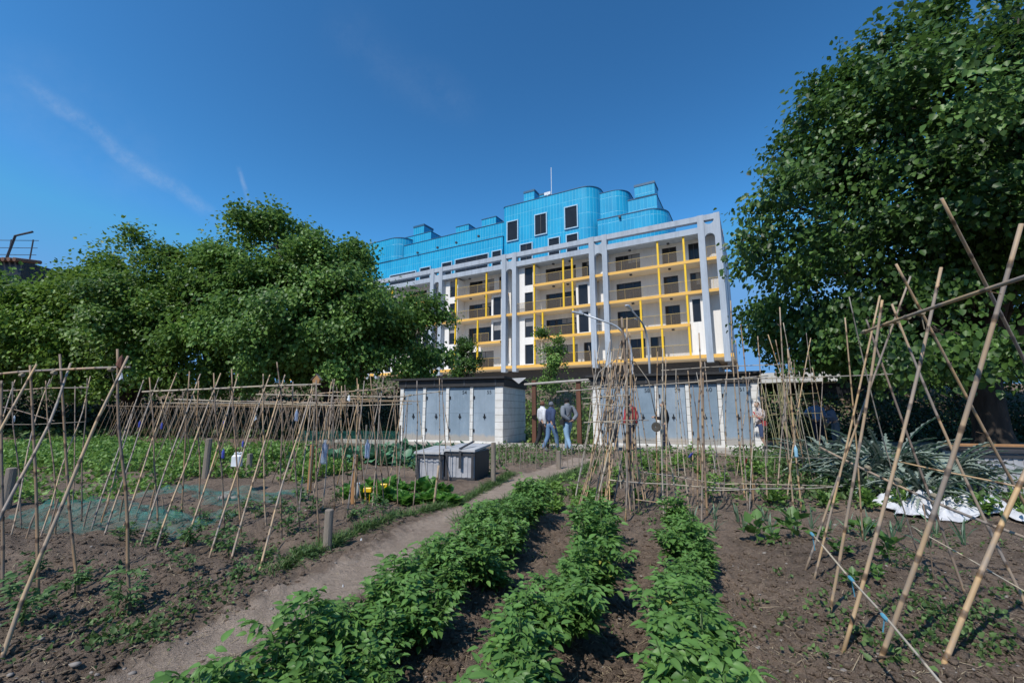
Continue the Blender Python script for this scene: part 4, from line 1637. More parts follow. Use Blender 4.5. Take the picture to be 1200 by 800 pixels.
# fence between the sheds: stained posts, pale top rail, dark net, climbers
t = thing('post_fence', 'brown post fence with a pale top rail and netting between the two sheds', 'fence', (.9, 18.7, 0), -R(18.5))
for xx in (.05, 1.95):
    g = G()
    g.bbox(xx - .09, xx + .09, -.09, .09, -.3, 2.62, .01)
    g.build('post', M['wood_brown'], t)
g = G()
g.tube([(-.35, -.12, 2.44), (1.2, -.12, 2.52), (3.2, -.12, 2.62), (4.6, -.12, 2.66)], .05, 8)
g.build('rail', M['wood_pale'], t)
g = G()
g.add([(-.2, 0, .05), (4.4, 0, .05), (4.4, 0, 2.45), (-.2, 0, 2.45)], [(0, 1, 2, 3)], [[(0, 0), (4.6, 0), (4.6, 2.4), (0, 2.4)]])
g.build('netting', M['net_black'], t)
n = 900
P = np.stack([rng.uniform(-.3, 4.0, n), rng.uniform(.05, .55, n), rng.random(n) ** 1.5 * 2.0], -1)
P[:, 2] *= np.clip(.55 + .5 * np.sin(P[:, 0] * 3.1 + .6) + .25 * np.sin(P[:, 0] * 7), .3, 1)
D = rng.normal(0, .5, (n, 3)) + np.array([0, -.6, -.2])
N = rng.normal(0, .4, (n, 3)) + np.array([-.2, -.7, .6])
V, F, rr = leaves(P, D, N, rng.uniform(.10, .20, n), W=.46)
x, y = .9, 18.7
cl = thing('climbing_plant', 'yellow green climbing plant on the fence between the sheds', 'climber', (x, y + .15, 0), -R(18.5))
link('foliage', raw_mesh('foliage', V, F, rr), M['leaf_climb'], cl)
g = G()
for k in range(9):
    a = -.2 + k * .5
    limb(g, (a, .2, -.05), (a + random.uniform(-.3, .3), .2, random.uniform(.8, 1.6)), .012, .005, 0, 5, 5, .1)
g.build('vine', M['stem'], cl)


# ------------------------------------------------------------------ street lamps (gooseneck) behind the right shed
def street_lamp(label, base, k, az):
    t = thing('street_lamp', label, 'street lamp', base, az, 'gooseneck street lamps')
    z0 = 7.6 * k
    pts = [(0, 0, -.3), (0, 0, 3), (-.04, 0, 4.4)]
    for i in range(9):
        a = i / 8 * R(66)
        pts.append((-.05 - 2.1 * (1 - math.cos(a)), 0, 4.5 + 2.1 * math.sin(a)))
    e = Vector(pts[-1])
    pts.append((e.x - 1.9, 0, e.z + .68))
    pts = [Vector(p) * k for p in pts]
    g = G()
    g.tube(pts, [.09 * k] * 3 + [.075 * k] * 8 + [.06 * k] * (len(pts) - 11), 10)
    g.build('pole', M['steel'], t, smooth=True)
    e = pts[-1]
    g = G()
    mt = Matrix.Translation(e) @ Matrix.Rotation(R(12), 4, 'Y')
    g.bbox(-.75 * k, .05 * k, -.14 * k, .14 * k, -.05 * k, .06 * k, .03, mt)
    g.build('lamp_head', M['steel'], t)
    g = G()
    g.box(-.3 * k, -.1 * k, -.03 * k, .03 * k, .065 * k, .22 * k, mt)
    g.box(-1.0, -.6, -.03, .03, -.02, .02, Matrix.Translation(pts[-2]))
    g.build('bracket', M['steel'], t)


street_lamp('tall pale gooseneck lamp whose arm crosses the building columns', (7.35, 26.5, hz(7.35, 26.5)), .92, R(0))
street_lamp('second gooseneck lamp with a shorter arm, right of the taller lamp', (9.35, 29.5, hz(9.35, 29.5)), .82, R(50))


# ------------------------------------------------------------------ compost bins
def bin_box(label, x, y, rz, wd, dp, h, slope=.05, strap=False, lidm='bin_lid'):
    t = thing('compost_bin', label, 'bin', (x, y, hz(x, y) - .02), rz)
    g = G()
    g.bbox(0, wd, 0, dp, 0, h, .012)
    for k in range(int(wd / .12)):
        xx = .06 + k * .12
        g.box(xx, xx + .05, -.012, -.0005, .08, h - .06)
    g.build('body', M['bin_grey'], t)
    g = G()
    g.box(wd + .0015, wd + .012, .02, dp - .02, .02, h - .01)
    g.build('side_panel', M['bin_dark'], t)
    g = G()
    for z in (.05, h - .05):
        g.box(-.02, wd + .02, -.03, -.0125, z - .025, z + .025)
    for xx in (.02, wd - .05):
        g.box(xx, xx + .05, -.036, -.031, .04, h)
    g.build('band', M['bin_dark'], t)
    g = G()
    vs = [(-.04, -.06, h + .004), (wd + .03, -.06, h + .004), (wd + .03, dp + .03, h + .004 + slope), (-.04, dp + .03, h + .004 + slope)]
    vs += [(a, b_, c + .04) for a, b_, c in vs]
    g.add(vs, [(3, 2, 1, 0), (4, 5, 6, 7), (0, 1, 5, 4), (1, 2, 6, 5), (2, 3, 7, 6), (3, 0, 4, 7)])
    ld = g.build('lid', M[lidm], t)
    if strap:
        g = G()
        g.box(wd * .52, wd * .60, -.075, -.065, h * .45, h + .02)
        g.add([(wd * .52, -.07, h + .05), (wd * .60, -.07, h + .05), (wd * .78, .35, h + .16), (wd * .70, .35, h + .16), (wd * .52, -.07, h + .07), (wd * .60, -.07, h + .07), (wd * .78, .35, h + .18), (wd * .70, .35, h + .18)],
              [(3, 2, 1, 0), (4, 5, 6, 7), (0, 1, 5, 4), (1, 2, 6, 5), (2, 3, 7, 6), (3, 0, 4, 7)])
        g.build('strap', M['bin_dark'], ld)
    return t


a = gnd(488, 561)
rzb = -R(16)
bin_box('grey plastic compost bin, left one of the pair beside the path', a.x, a.y, rzb, .56, .85, .53)
c = (a.x + .60 * math.cos(rzb), a.y + .60 * math.sin(rzb))
bin_box('grey plastic compost bin with a black strap over its lid, beside the path', c[0], c[1], rzb, .60, .85, .55, strap=True)
bin_box('grey plastic compost bin under the right tree behind the white sheeting', 7.15, 7.0, -R(14), 1.15, .6, .74, slope=.01, lidm='bin_dark')
t = thing('timber_board', 'brown timber board lying on the right compost bin', 'board', (7.2, 7.2, hz(7.15, 7) + .80), -R(14))
g = G()
g.bbox(-.15, 1.3, 0, .16, 0, .035, .005)
g.build('board', M['wood_orange'], t)


# white crumpled sheeting at the right
def sheeting(label, cx, cy, lx, ly, rz, seed, h=.16):
    n, m_ = 70, 44
    u, v = np.meshgrid(np.linspace(-1, 1, n), np.linspace(-1, 1, m_), indexing='ij')
    X = u * lx * (1 + .12 * np.sin(v * 4 + seed)) + .1 * fbm(v * 2 + seed, u + 3, 3)
    Y = v * ly * (1 + .2 * np.sin(u * 3 + seed)) + .12 * fbm(u * 2.5 + seed, v, 3)
    edge = np.clip(1.02 - np.maximum(np.abs(u), np.abs(v)) ** 4, 0, 1)
    z = np.abs(fbm(u * 3.2 + seed, v * 2.6, 4)) * h * 2.6 + .5 * h * np.abs(np.sin(u * 5 + 3 * fbm(u * 2, v * 2 + seed, 2))) + .02 * fbm(u * 9, v * 9 + seed, 3)
    z = z * (.25 + .75 * edge)
    c_, s_ = math.cos(rz), math.sin(rz)
    wx, wy = cx + X * c_ - Y * s_, cy + X * s_ + Y * c_
    z = z + .03
    gz = height(wx, wy)
    base = hz(cx, cy)
    V = np.stack([wx - cx, wy - cy, gz + z - base], -1).reshape(-1, 3)
    i, j = np.meshgrid(np.arange(n - 1), np.arange(m_ - 1), indexing='ij')
    F = np.stack([i * m_ + j, (i + 1) * m_ + j, (i + 1) * m_ + j + 1, i * m_ + j + 1], -1).reshape(-1, 4)
    t = link('plastic_sheeting', raw_mesh('plastic_sheeting', V, F, smooth=True), M['tarp'])
    t.location = (cx, cy, base)
    sol = t.modifiers.new('thickness', 'SOLIDIFY')
    sol.thickness = .006
    tag(t, label, 'sheeting')


a, b_ = gnd(1085, 602), gnd(1175, 608)
sheeting('crumpled white plastic sheeting with grey folds, left piece by the silvery plants', a.x + .05, a.y + .12, .50, .34, R(-8), 1.3, .10)
sheeting('long white plastic sheet spread on the soil at the right edge', b_.x + .40, b_.y + .10, .95, .36, R(-22), 5.7, .09)
# ------------------------------------------------------------------ cane frames
def cane_geo(g, a, b_, r0, r1, n=7, bend=.012, node=.24):
    """one bamboo cane: slightly bowed, swollen at its joints"""
    a, b_ = Vector(a), Vector(b_)
    r0, r1 = r0 * .88, r1 * .88
    d = b_ - a
    L = d.length
    u = d.orthogonal().normalized()
    w_ = d.normalized().cross(u)
    ph = random.uniform(0, 6.28)
    ax = u * math.cos(ph) + w_ * math.sin(ph)
    amp = bend * L * random.uniform(.3, 1.4)
    kink = [random.gauss(0, .0025) * L for _ in range(3)]
    pts, rad = [], []
    k = 0
    ts = []
    s = random.uniform(.05, node)
    while s < L - .04:
        ts += [s - .018, s, s + .018]
        s += node * random.uniform(.82, 1.2)
    if n <= 5:
        ts = [L * .33, L * .66]
    ts = [0] + [q for q in ts if .01 < q < L - .01] + [L]
    for i, q in enumerate(ts):
        t = q / L
        p = a + d * t + ax * amp * math.sin(math.pi * t) + u * (kink[0] * math.sin(6.3 * t) + kink[1] * math.sin(11 * t))
        r_ = r0 + (r1 - r0) * t
        if n > 5 and 0 < i < len(ts) - 1 and (i - 1) % 3 == 1:
            r_ *= 1.16
        pts.append(p)
        rad.append(r_)
    stubs = []
    if n > 5:
        for i in range(2, len(ts) - 1, 3):
            if random.random() < .38:
                q = pts[i]
                an = random.uniform(0, 6.28)
                o_ = (u * math.cos(an) + w_ * math.sin(an))
                e_ = (o_ + d.normalized() * random.uniform(.6, 1.6)).normalized() * random.uniform(.012, .05)
                stubs.append((q + o_ * rad[i] * .5, q + o_ * rad[i] * .6 + e_, r0 * random.uniform(.16, .3)))
    # uv counted in joints so that the rings meet the swellings
    o = len(g.f)
    g.tube(pts, rad, n, vscale=1.0)
    if n > 5:
        nv = []
        for i in range(len(ts)):
            nv.append(0.3 if i == 0 else ((i - 1) // 3 + [-.075, 0, .075][(i - 1) % 3] + 1 if i < len(ts) - 1 else (len(ts) - 2) // 3 + .5))
        for q in range(len(ts) - 1):
            for k in range(n):
                g.uv[o + q * n + k] = [(k / n, nv[q]), ((k + 1) / n, nv[q]), ((k + 1) / n, nv[q + 1]), (k / n, nv[q + 1])]
    else:
        for q in range(o, len(g.f)):
            g.uv[q] = [(0, .3)] * len(g.f[q])
    for a_, e_, rs in stubs:
        g.tube([a_, e_], [rs, rs * .6], 4)


class Frame:
    def __init__(s, label, origin, group=None, name='cane_trellis'):
        s.o = Vector(origin)
        s.t = thing(name, label, 'trellis', s.o, 0, group)

    def cane(s, a, b_, r0=.011, r1=.008, mat='cane', n=7, bend=.012):
        g = G()
        a = Vector(a)
        g_ = Vector(b_)
        d = (a - g_).normalized()
        cane_geo(g, a + d * .06 - s.o, g_ - s.o, r0, r1, n, bend)
        return g.build('cane', M[mat], s.t, smooth=True)

    def bar(s, a, b_, r0=.011, r1=.009, mat='cane', ties=(), n=7, bend=.008, tm='twine'):
        g = G()
        a, b_ = Vector(a), Vector(b_)
        cane_geo(g, a - s.o, b_ - s.o, r0, r1, n, bend, .3)
        o = g.build('crossbar', M[mat], s.t, smooth=True)
        if ties:
            for q in ties:
                g = G()
                p = a.lerp(b_, q) - s.o
                d = (b_ - a).normalized()
                g.tube([p - d * .022, p - d * .008, p + d * .008, p + d * .022], [r0 * 1.25, r0 * 1.7, r0 * 1.6, r0 * 1.2], 7)
                g.tube([p, p + Vector((random.uniform(-.02, .02), random.uniform(-.02, .02), -random.uniform(.04, .1)))], .0025, 4)
                g.build('tie', M[tm], o)
        return o


def onsoil(v):
    v = Vector(v)
    v.z = hz(v.x, v.y)
    return v


def gb(px, py):
    return onsoil(gnd(px, py))


def topz(px, py, z):
    return gnd(px, py, z)


# --- near left frame
f = Frame('near left cane trellis beside the path, tallest canes at the left edge of the picture', onsoil(gnd(93, 684)))
spec = [((153, 716), (136, 409), .0), ((93, 686), (70, 415), .05), ((46, 694), (35, 428), .1), ((4, 686), (2, 446), .1), ((-60, 690), (-62, 440), .1)]
for b0, t0, dy in spec:
    a = gb(*b0)
    f.cane(a, far(*t0, a.y + dy), .0125, .009, random.choice(['cane', 'cane_dark', 'cane_dark']))
for b0, t0, yt in (((2, 780), (149, 417), 3.12), ((-85, 772), (84, 426), 3.7), ((-120, 745), (43, 427), 3.5)):
    f.cane(gb(*b0), far(*t0, yt), .0135, .009, 'cane')
f.bar(far(-75, 446, 4.2), far(151, 431, 3.1), .012, .010, 'cane', (.3, .52, .68, .93))
f.bar(far(-60, 462, 4.4), far(64, 493, 3.5), .006, .005, 'cane_dark', n=5)

f = Frame('cane trellis second from the left edge, thin dark canes behind the near frame', onsoil(gnd(60, 618)))
for b0, t0, dy, mt in (((66, 616), (53, 446), .15, 'cane_dark'), ((26, 612), (14, 447), .15, 'cane_dark'), ((96, 607), (103, 443), .1, 'cane_dark'), ((48, 622), (107, 441), 1.0, 'cane'), ((13, 626), (59, 444), 1.0, 'cane'), ((-24, 630), (18, 445), 1.0, 'cane'),
                       ((-12, 610), (-20, 446), .1, 'cane_dark'), ((84, 600), (88, 452), .4, 'cane_dark'), ((118, 604), (160, 470), .7, 'cane')):
    a = gb(*b0)
    f.cane(a, far(*t0, a.y + dy), .0095, .007, mt)
f.bar(far(-60, 458, 6.6), far(105, 453, 5.6), .010, .008, 'cane', (.5, .7, .95))
f.bar(far(-60, 500, 6.0), far(100, 494, 5.7), .004, .004, 'cane_pale', n=5)

# --- second frame: leaning canes in front, upright ones behind
f = Frame('long cane trellis of parallel leaning poles in the middle of the left bed', onsoil(gnd(230, 640)))
L1 = [((108, 616), (168, 445)), ((123, 622), (186, 442)), ((140, 628), (207, 437)), ((165, 634), (235, 438)), ((183, 645), (258, 437)), ((215, 641), (279, 438)), ((246, 651), (316, 439)), ((271, 657), (334, 439)), ((304, 670), (366, 456))]
for i, (b0, t0) in enumerate(L1):
    a = gb(*b0)
    f.cane(a, far(*t0, a.y + 1.05 + random.uniform(-.1, .1)), .0115, .008, 'cane')
for b0, t0 in (((184, 616), (176, 442)), ((212, 614), (222, 435)), ((263, 622), (250, 437)), ((283, 628), (271, 432)), ((312, 618), (308, 438)), ((330, 632), (325, 424)), ((374, 641), (371, 445)), ((234, 612), (232, 446)), ((352, 622), (343, 447))):
    a = gb(*b0)
    f.cane(a, far(*t0, a.y + random.uniform(.0, .15)), .011, .008, random.choice(['cane_dark', 'cane_dark', 'cane']))
f.bar(far(167, 459, 5.3), far(376, 450, 4.6), .012, .010, 'cane_pale', (.06, .27, .42, .52, .7, .78, .97))
f.bar(far(205, 468, 5.9), far(385, 473, 5.3), .010, .009, 'cane_pale', (.3, .6))
f.bar(far(282, 470, 5.6), far(392, 472, 5.0), .009, .008, 'cane', (.5,))

# --- third frame, right of it
f = Frame('cane trellis between the long leaning one and the grey bins', onsoil(gnd(420, 604)))
for b0, t0, dy, mt in (((406, 608), (427, 446), .5, 'cane'), ((436, 604), (449, 442), .5, 'cane'), ((378, 600), (392, 444), .6, 'cane'), ((365, 599), (388, 447), .3, 'cane'), ((392, 600), (390, 444), .05, 'cane_dark'), ((348, 610), (366, 452), .7, 'cane'),
                       ((416, 596), (420, 450), .1, 'cane'), ((442, 592), (434, 440), .1, 'cane_dark'), ((424, 590), (404, 451), .3, 'cane_dark'), ((450, 590), (442, 450), .1, 'cane_dark'), ((466, 588), (462, 452), .2, 'cane_dark'),
                       ((454, 584), (474, 460), .4, 'cane'), ((402, 594), (400, 452), .1, 'cane'), ((430, 598), (418, 443), .4, 'cane_dark')):
    a = gb(*b0)
    f.cane(a, far(*t0, a.y + dy), .0105, .0075, mt)
f.bar(far(374, 461, 6.1), far(461, 454, 6.2), .011, .009, 'cane', (.2, .5, .8, .97))
f.bar(far(300, 462, 6.6), far(476, 465, 6.4), .010, .009, 'cane_pale', (.5, .8))

f = Frame('last cane trellis of the left bed, standing in front of the shed doors and bins', onsoil(gnd(495, 575)))
for b0, t0, dy, mt in (((484, 588), (489, 446), .2, 'cane'), ((502, 572), (488, 458), .35, 'cane_pale'), ((514, 566), (515, 443), .0, 'cane'), ((526, 563), (518, 445), .2, 'cane_dark'), ((533, 560), (519, 470), .1, 'cane'), ((474, 566), (478, 470), .4, 'cane_dark'), ((466, 575), (479, 462), .4, 'cane')):
    a = gb(*b0)
    f.cane(a, far(*t0, a.y + dy), .0105, .008, mt)
f.bar(far(455, 466, 7.4), far(522, 458, 7.0), .010, .008, 'cane_pale', (.4, .9))
a = gb(508, 592)
f.cane(a, far(514, 545, a.y), .02, .018, 'cane')

# --- far rows of paired canes across the left plots
def far_row(label, w0, r0, r1, step, h, lean, mats, bar='cane_pale', jit=.05, rad=.010, slat=0.0):
    x, y = gp((r0 + r1) / 2, w0)
    fr = Frame(label, (x, y, hz(x, y)))
    r = r0
    k = 0
    while r < r1:
        for side in (-1, 1):
            ra = r + random.gauss(0, jit)
            a = onsoil((*gp(ra, w0 + side * lean), 0))
            tx, ty = gp(ra + slat * side + random.gauss(0, jit), w0 - side * .06)
            fr.cane(a, (tx, ty, a.z + h * random.uniform(.95, 1.1)), rad, rad * .75, random.choice(mats), n=5)
        r += step * random.uniform(.8, 1.2)
    zb = hz(x, y) + h * .92
    m_ = (r0 + r1) / 2
    for (q0, q1) in ((r0 - .2, m_ + .3), (m_ - .3, r1 + .2)):
        fr.bar((*gp(q0, w0), zb + random.uniform(-.04, .04)), (*gp(q1, w0), zb + random.uniform(-.04, .04)), .011, .009, bar, n=5)
    return fr


far_row('long row of paired canes behind the leaning trellis, across green beds', 6.9, -10.5, -4.4, .52, 1.62, .42, ['cane', 'cane_dark', 'cane_dark'])
far_row('row of thin canes crossing the green beds in the middle distance', 8.9, -13.5, -5.4, .55, 1.62, .4, ['cane', 'cane_dark', 'cane_dark'], bar='cane')
far_row('dense far row of reddish brown canes in front of the dark hedge', 12.4, -22.5, -9.8, .29, 1.6, .45, ['cane_dark', 'cane_dark', 'cane'], bar='cane', slat=.12)
far_row('second dense row of reddish canes right at the foot of the hedge', 13.6, -23.5, -11.0, .31, 1.6, .5, ['cane_dark', 'cane'], bar='cane_dark', slat=.15)
far_row('far row of canes in the gloom left of the storage sheds', 11.2, -9.6, -7.0, .5, 1.7, .45, ['cane_dark', 'cane'], bar='cane')

# --- tepee in the centre
f = Frame('tall tepee of pale bamboo canes splayed at the centre, tied near the top', onsoil(gnd(715, 600)), name='cane_tepee')
TEP = [((672, 592), (702, 404), .5, 'cane_pale'), ((678, 602), (725, 418), .3, 'cane'), ((694, 614), (737, 432), .1, 'cane_pale'), ((699, 600), (731, 400), .2, 'cane'), ((690, 566), (712, 428), .1, 'cane'), ((704, 575), (697, 410), .1, 'cane'),
       ((757, 596), (731, 428), .2, 'cane'), ((749, 604), (734, 384), -.1, 'cane_dark'), ((728, 572), (720, 436), .1, 'cane_pale'), ((684, 582), (708, 420), .3, 'cane'), ((733, 612), (735, 372), -.05, 'cane'), ((739, 600), (731, 392), .0, 'cane_dark'),
       ((744, 590), (724, 436), .1, 'cane_dark'), ((712, 565), (690, 405), -.2, 'cane'), ((720, 590), (746, 442), .2, 'cane'), ((676, 570), (716, 398), .2, 'cane_pale'), ((764, 566), (741, 430), -.1, 'cane'), ((736, 586), (700, 412), .2, 'cane'), ((709, 602), (742, 418), .1, 'cane')]
for b0, t0, dy, mt in TEP:
    a = gb(*b0)
    f.cane(a, far(*t0, a.y + dy), .0125, .008, mt)
a = gb(738, 602)
f.cane(a, far(729, 372, a.y), .026, .018, 'cane_dark', bend=.01)
for p0, p1, y0, y1 in (((682, 467), (738, 463), 6.0, 5.7), ((684, 473), (742, 476), 5.9, 5.8), ((688, 453), (736, 449), 6.2, 6.0), ((684, 495), (760, 492), 5.8, 5.8), ((700, 494), (745, 497), 5.6, 5.6)):
    f.bar(far(*p0, y0), far(*p1, y1), .008, .007, 'cane_pale', (.5,))

for k in range(13):
    a = onsoil((*gp(random.uniform(-1.05, -.35), random.uniform(5.5, 6.9)), 0))
    tp_ = far(random.uniform(712, 742), random.uniform(385, 440), 6.05 + random.uniform(-.15, .25))
    f.cane(a, tp_, random.uniform(.008, .012), .007, random.choice(['cane', 'cane_pale', 'cane_dark', 'cane']))
# the bent hoop of a thin green cane arching beside the tepee
hp = [far(690, 470, 6.0), far(702, 436, 6.0), far(722, 420, 6.0), far(744, 424, 6.05), far(760, 446, 6.1), far(768, 486, 6.1)]
g = G()
g.tube([p_ - f.o for p_ in hp], .007, 6)
g.build('hoop', M['cane_pale'], f.t, smooth=True)

# --- frame running right from the tepee
f = Frame('low cane fence frame with two long crossbars, in front of the right shed doors', onsoil(gnd(850, 600)))
RT = [((822, 612), (819, 390), .0, 'cane', .013), ((829, 606), (824, 436), .0, 'cane_dark', .016), ((818, 600), (822, 424), .1, 'cane_dark', .014), ((850, 588), (826, 424), .3, 'cane', .011), ((845, 580), (816, 436), .4, 'cane_pale', .010),
      ((873, 584), (856, 352), .1, 'cane', .013), ((883, 590), (868, 380), .1, 'cane_dark', .013), ((876, 596), (862, 398), .0, 'cane', .012), ((899, 592), (888, 394), .1, 'cane', .011), ((778, 612), (777, 408), .05, 'cane_pale', .012), ((770, 590), (771, 412), .1, 'cane_dark', .012),
      ((783, 600), (780, 420), .05, 'cane', .011), ((796, 566), (792, 432), .2, 'cane_pale', .009), ((812, 580), (806, 434), .2, 'cane', .010), ((911, 590), (926, 420), .2, 'cane', .012), ((922, 592), (950, 396), .3, 'cane', .011), ((948, 566), (900, 392), -.4, 'cane', .012), ((938, 574), (909, 398), -.3, 'cane_dark', .012),
      ((931, 606), (914, 360), -.1, 'cane', .012), ((955, 575), (918, 378), -.4, 'cane_pale', .010), ((940, 600), (923, 408), .0, 'cane', .013), ((963, 556), (945, 390), -.2, 'cane', .009), ((976, 560), (952, 430), -.5, 'cane', .010), ((808, 556), (794, 440), .4, 'cane_dark', .008)]
for b0, t0, dy, mt, rr_ in RT:
    a = gb(*b0)
    f.cane(a, far(*t0, a.y + dy), rr_, rr_ * .72, mt)
for k in range(15):
    px_ = 748 + k * 15 + random.uniform(-6, 6)
    a = gb(px_, random.uniform(556, 604))
    f.cane(a, far(px_ + random.uniform(-22, 18), random.uniform(418, 452), a.y + random.uniform(-.2, .3)), random.uniform(.007, .011), .007, random.choice(['cane', 'cane_pale', 'cane', 'cane_dark']))
f.bar(far(652, 459, 6.3), far(900, 440, 6.4), .011, .010, 'cane_pale', (.2, .5, .67, .88))
f.bar(far(840, 445, 6.3), far(1046, 438, 6.2), .010, .009, 'cane_pale', (.2, .4, .55))
f.bar(far(775, 434, 6.9), far(922, 427, 6.8), .008, .007, 'cane_pale', (.5,))
f.bar(far(714, 562, 5.7), far(866, 573, 5.9), .010, .009, 'cane_pale', (.1, .7))
f.bar(far(826, 574, 5.8), far(988, 570, 5.9), .010, .008, 'cane_pale', (.3, .7))
f.bar(far(745, 552, 6.3), far(856, 568, 6.1), .008, .007, 'cane_pale', (.5,))
f.bar(far(850, 567, 6.1), far(975, 569, 6.2), .008, .007, 'cane_pale', (.5,))
f.bar(far(745, 585, 5.4), far(826, 597, 5.5), .006, .005, 'cane', (.6,))
for p0, p1, y0, y1 in (((742, 524), (1010, 536), 6.2, 5.8), ((742, 515), (900, 511), 6.6, 6.6)):
    g = G()
    pa, pb = far(*p0, y0), far(*p1, y1)
    g.tube([(pa.lerp(pb, q) + Vector((0, 0, -.05 * math.sin(math.pi * q)))) - f.o for q in (0, .2, .4, .6, .8, 1)], .0035, 4)
    g.build('string', M['cane_pale'], f.t)

# --- close green-brown pea canes right of the right shed
x, y = gp(3.3, 15.2)
f = Frame('thicket of thin greenish canes at the right end of the right shed', (x, y, hz(x, y)))
for k in range(19):
    a = onsoil((*gp(3.0 + random.uniform(0, 1.05), 14.2 + random.uniform(-.9, .5)), 0))
    f.cane(a, (a.x + random.gauss(-.12, .22), a.y + random.uniform(-.2, .5), a.z + random.uniform(1.9, 2.5)), .013, .009, 'cane_green', n=5)
for z in (1.2, 1.75, 2.1):
    f.bar((*gp(2.9, 14.2), z), (*gp(4.2, 14.2), z + .06), .010, .009, 'cane_green', n=5)

# --- big near frame on the right
f = Frame('big near trellis of thick bamboo poles crossing at the right edge', onsoil(gnd(1050, 720)))
RB = [((989, 776), (1103, 314), 2.12, .0145, 'cane'), ((1034, 798), (1197, 262), 2.16, .0165, 'cane'), ((1113, 806), (1290, 380), 1.75, .018, 'cane'), ((945, 674), (1067, 324), 2.35, .0125, 'cane'), ((955, 688), (1031, 346), 2.2, .012, 'cane'), ((973, 730), (1034, 352), 2.0, .0135, 'cane'),
      ((1134, 709), (1015, 374), 2.05, .0125, 'cane_dark'), ((1210, 728), (1045, 356), 2.1, .0135, 'cane'), ((1262, 700), (1050, 309), 2.3, .0145, 'cane'), ((1330, 680), (1103, 232), 2.5, .0155, 'cane'), ((1075, 645), (995, 348), 2.3, .008, 'cane_pale'), ((1096, 690), (1082, 590), .62, .007, 'cane_dark'), ((1012, 640), (990, 372), 2.2, .011, 'cane')]
for b0, t0, zt, rr_, mt in RB:
    f.cane(gb(*b0), topz(*t0, zt), rr_ * .80, rr_ * .62, mt, n=9, bend=.012)
f.bar(topz(1010, 390, 1.86), topz(1300, 292, 1.80), .011, .010, 'cane', (.03, .14, .22, .27, .34, .42), n=9, bend=.01)
f.bar(topz(961, 524, .98), topz(1270, 655, .62), .011, .009, 'cane', (.3, .45, .6), n=9, bend=.02)
f.bar(topz(952, 626, .58), topz(1104, 800, .36), .0055, .0055, 'cane_pale', (.0, .42, .68), n=9, bend=.008, tm='bluetwine')
f.bar(topz(1068, 616, .6), topz(1260, 728, .4), .004, .004, 'cane_pale', n=7)
f.bar(topz(1050, 540, .95), topz(1215, 575, .85), .007, .006, 'cane', n=7)
# ------------------------------------------------------------------ crops
def potato(seed, ns=15, nl=17, lk=1.0):
    """one potato plant: a dozen leaning stems carrying compound leaves; returns foliage and stem meshes"""
    st = np.random.default_rng(seed)
    parts = []
    g = G()
    for s_ in range(ns):
        az = st.uniform(0, 2 * math.pi)
        lean = st.uniform(.05, .62)
        L = st.uniform(.24, .52)
        d = np.array([math.cos(az) * lean, math.sin(az) * lean, 1.0])
        d /= np.linalg.norm(d)
        tip = d * L
        g.tube([(0, 0, -.03), tuple(d * L * .5 + np.array([0, 0, .01])), tuple(tip)], [.006, .005, .003], 5, cap=False)
        for q in range(nl):
            t = st.uniform(.25, 1.02)
            p = d * L * t
            a2 = st.uniform(0, 2 * math.pi)
            ld = np.array([math.cos(a2), math.sin(a2), st.uniform(-.05, .75)]) + d * .35
            ld /= np.linalg.norm(ld)
            ll = st.uniform(.09, .16) * (1.1 - .3 * t)
            side = np.cross(ld, [0, 0, 1])
            side /= np.linalg.norm(side)
            upn = np.cross(side, ld)
            P, D, N, S = [], [], [], []
            for k, (u, sd) in enumerate(((1.0, 0), (.68, 1), (.68, -1), (.38, 1), (.38, -1))):
                pp = p + ld * ll * u - np.array([0, 0, .5 * ll * u * u * .5])
                dd = ld * (.9 if sd == 0 else .45) + side * sd * .9 + np.array([0, 0, -.28]) + st.normal(0, .13, 3)
                P.append(pp)
                D.append(dd)
                N.append(upn + st.normal(0, .22, 3))
                S.append(lk * (.068 if sd == 0 else .057 if u > .5 else .044) * st.uniform(.75, 1.2))
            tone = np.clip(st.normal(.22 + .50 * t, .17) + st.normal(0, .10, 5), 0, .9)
            if st.random() < .008:
                tone[:] = 1.0
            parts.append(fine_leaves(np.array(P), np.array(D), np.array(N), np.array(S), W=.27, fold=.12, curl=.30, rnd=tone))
    V, F, rr = join(parts)
    V[:, 2] = np.maximum(V[:, 2], .01)
    return raw_mesh('foliage', V, F, rr, smooth=True), g


protos = []
for k in range(5):
    me, g = potato(100 + k)
    t = thing('potato_plant', 'x', 'potato plant', (0, 0, 0), 0, 'x')
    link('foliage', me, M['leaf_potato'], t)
    g.build('stem', M['stem'], t)
    protos.append([t, False])
ROWLAB = ('leafy green potato plant in the long row nearest the dirt path', 'leafy green potato plant in the middle row of the three', 'leafy green potato plant in the right row, beside the bare soil')
for ri, (r0, w0, w1) in enumerate(ROWS):
    wv = w0 - .35
    k = 0
    while wv < w1 + .1:
        dens = 2 if ri == 0 else 1
        for q in range(dens):
            pr = protos[(k * 3 + ri + q) % 5]
            t = pr[0] if not pr[1] else copy_tree(pr[0])
            pr[1] = True
            off = random.gauss(0, .05) + ((-.13 if q == 0 else .14) if dens == 2 else 0)
            off += (.03 * (wv - 3) if ri == 2 else -.03 * (wv - 2.5) if ri == 0 else 0)
            x, y = gp(r0 + off, wv + random.gauss(0, .05))
            t.location = (x, y, hz(x, y) - .01)
            s = random.uniform(.76, 1.14) * (.83, .81, .80)[ri]
            if random.random() < .1:
                s *= .75
            t.scale = (s, s, s * random.uniform(.78, 1.02))
            t.rotation_euler = (0, 0, random.uniform(0, 6.28))
            t['label'] = ROWLAB[ri]
            t['group'] = ('potato row by the path', 'middle potato row', 'right potato row')[ri]
            k += 1
        wv += (.26, .22, .20)[ri]


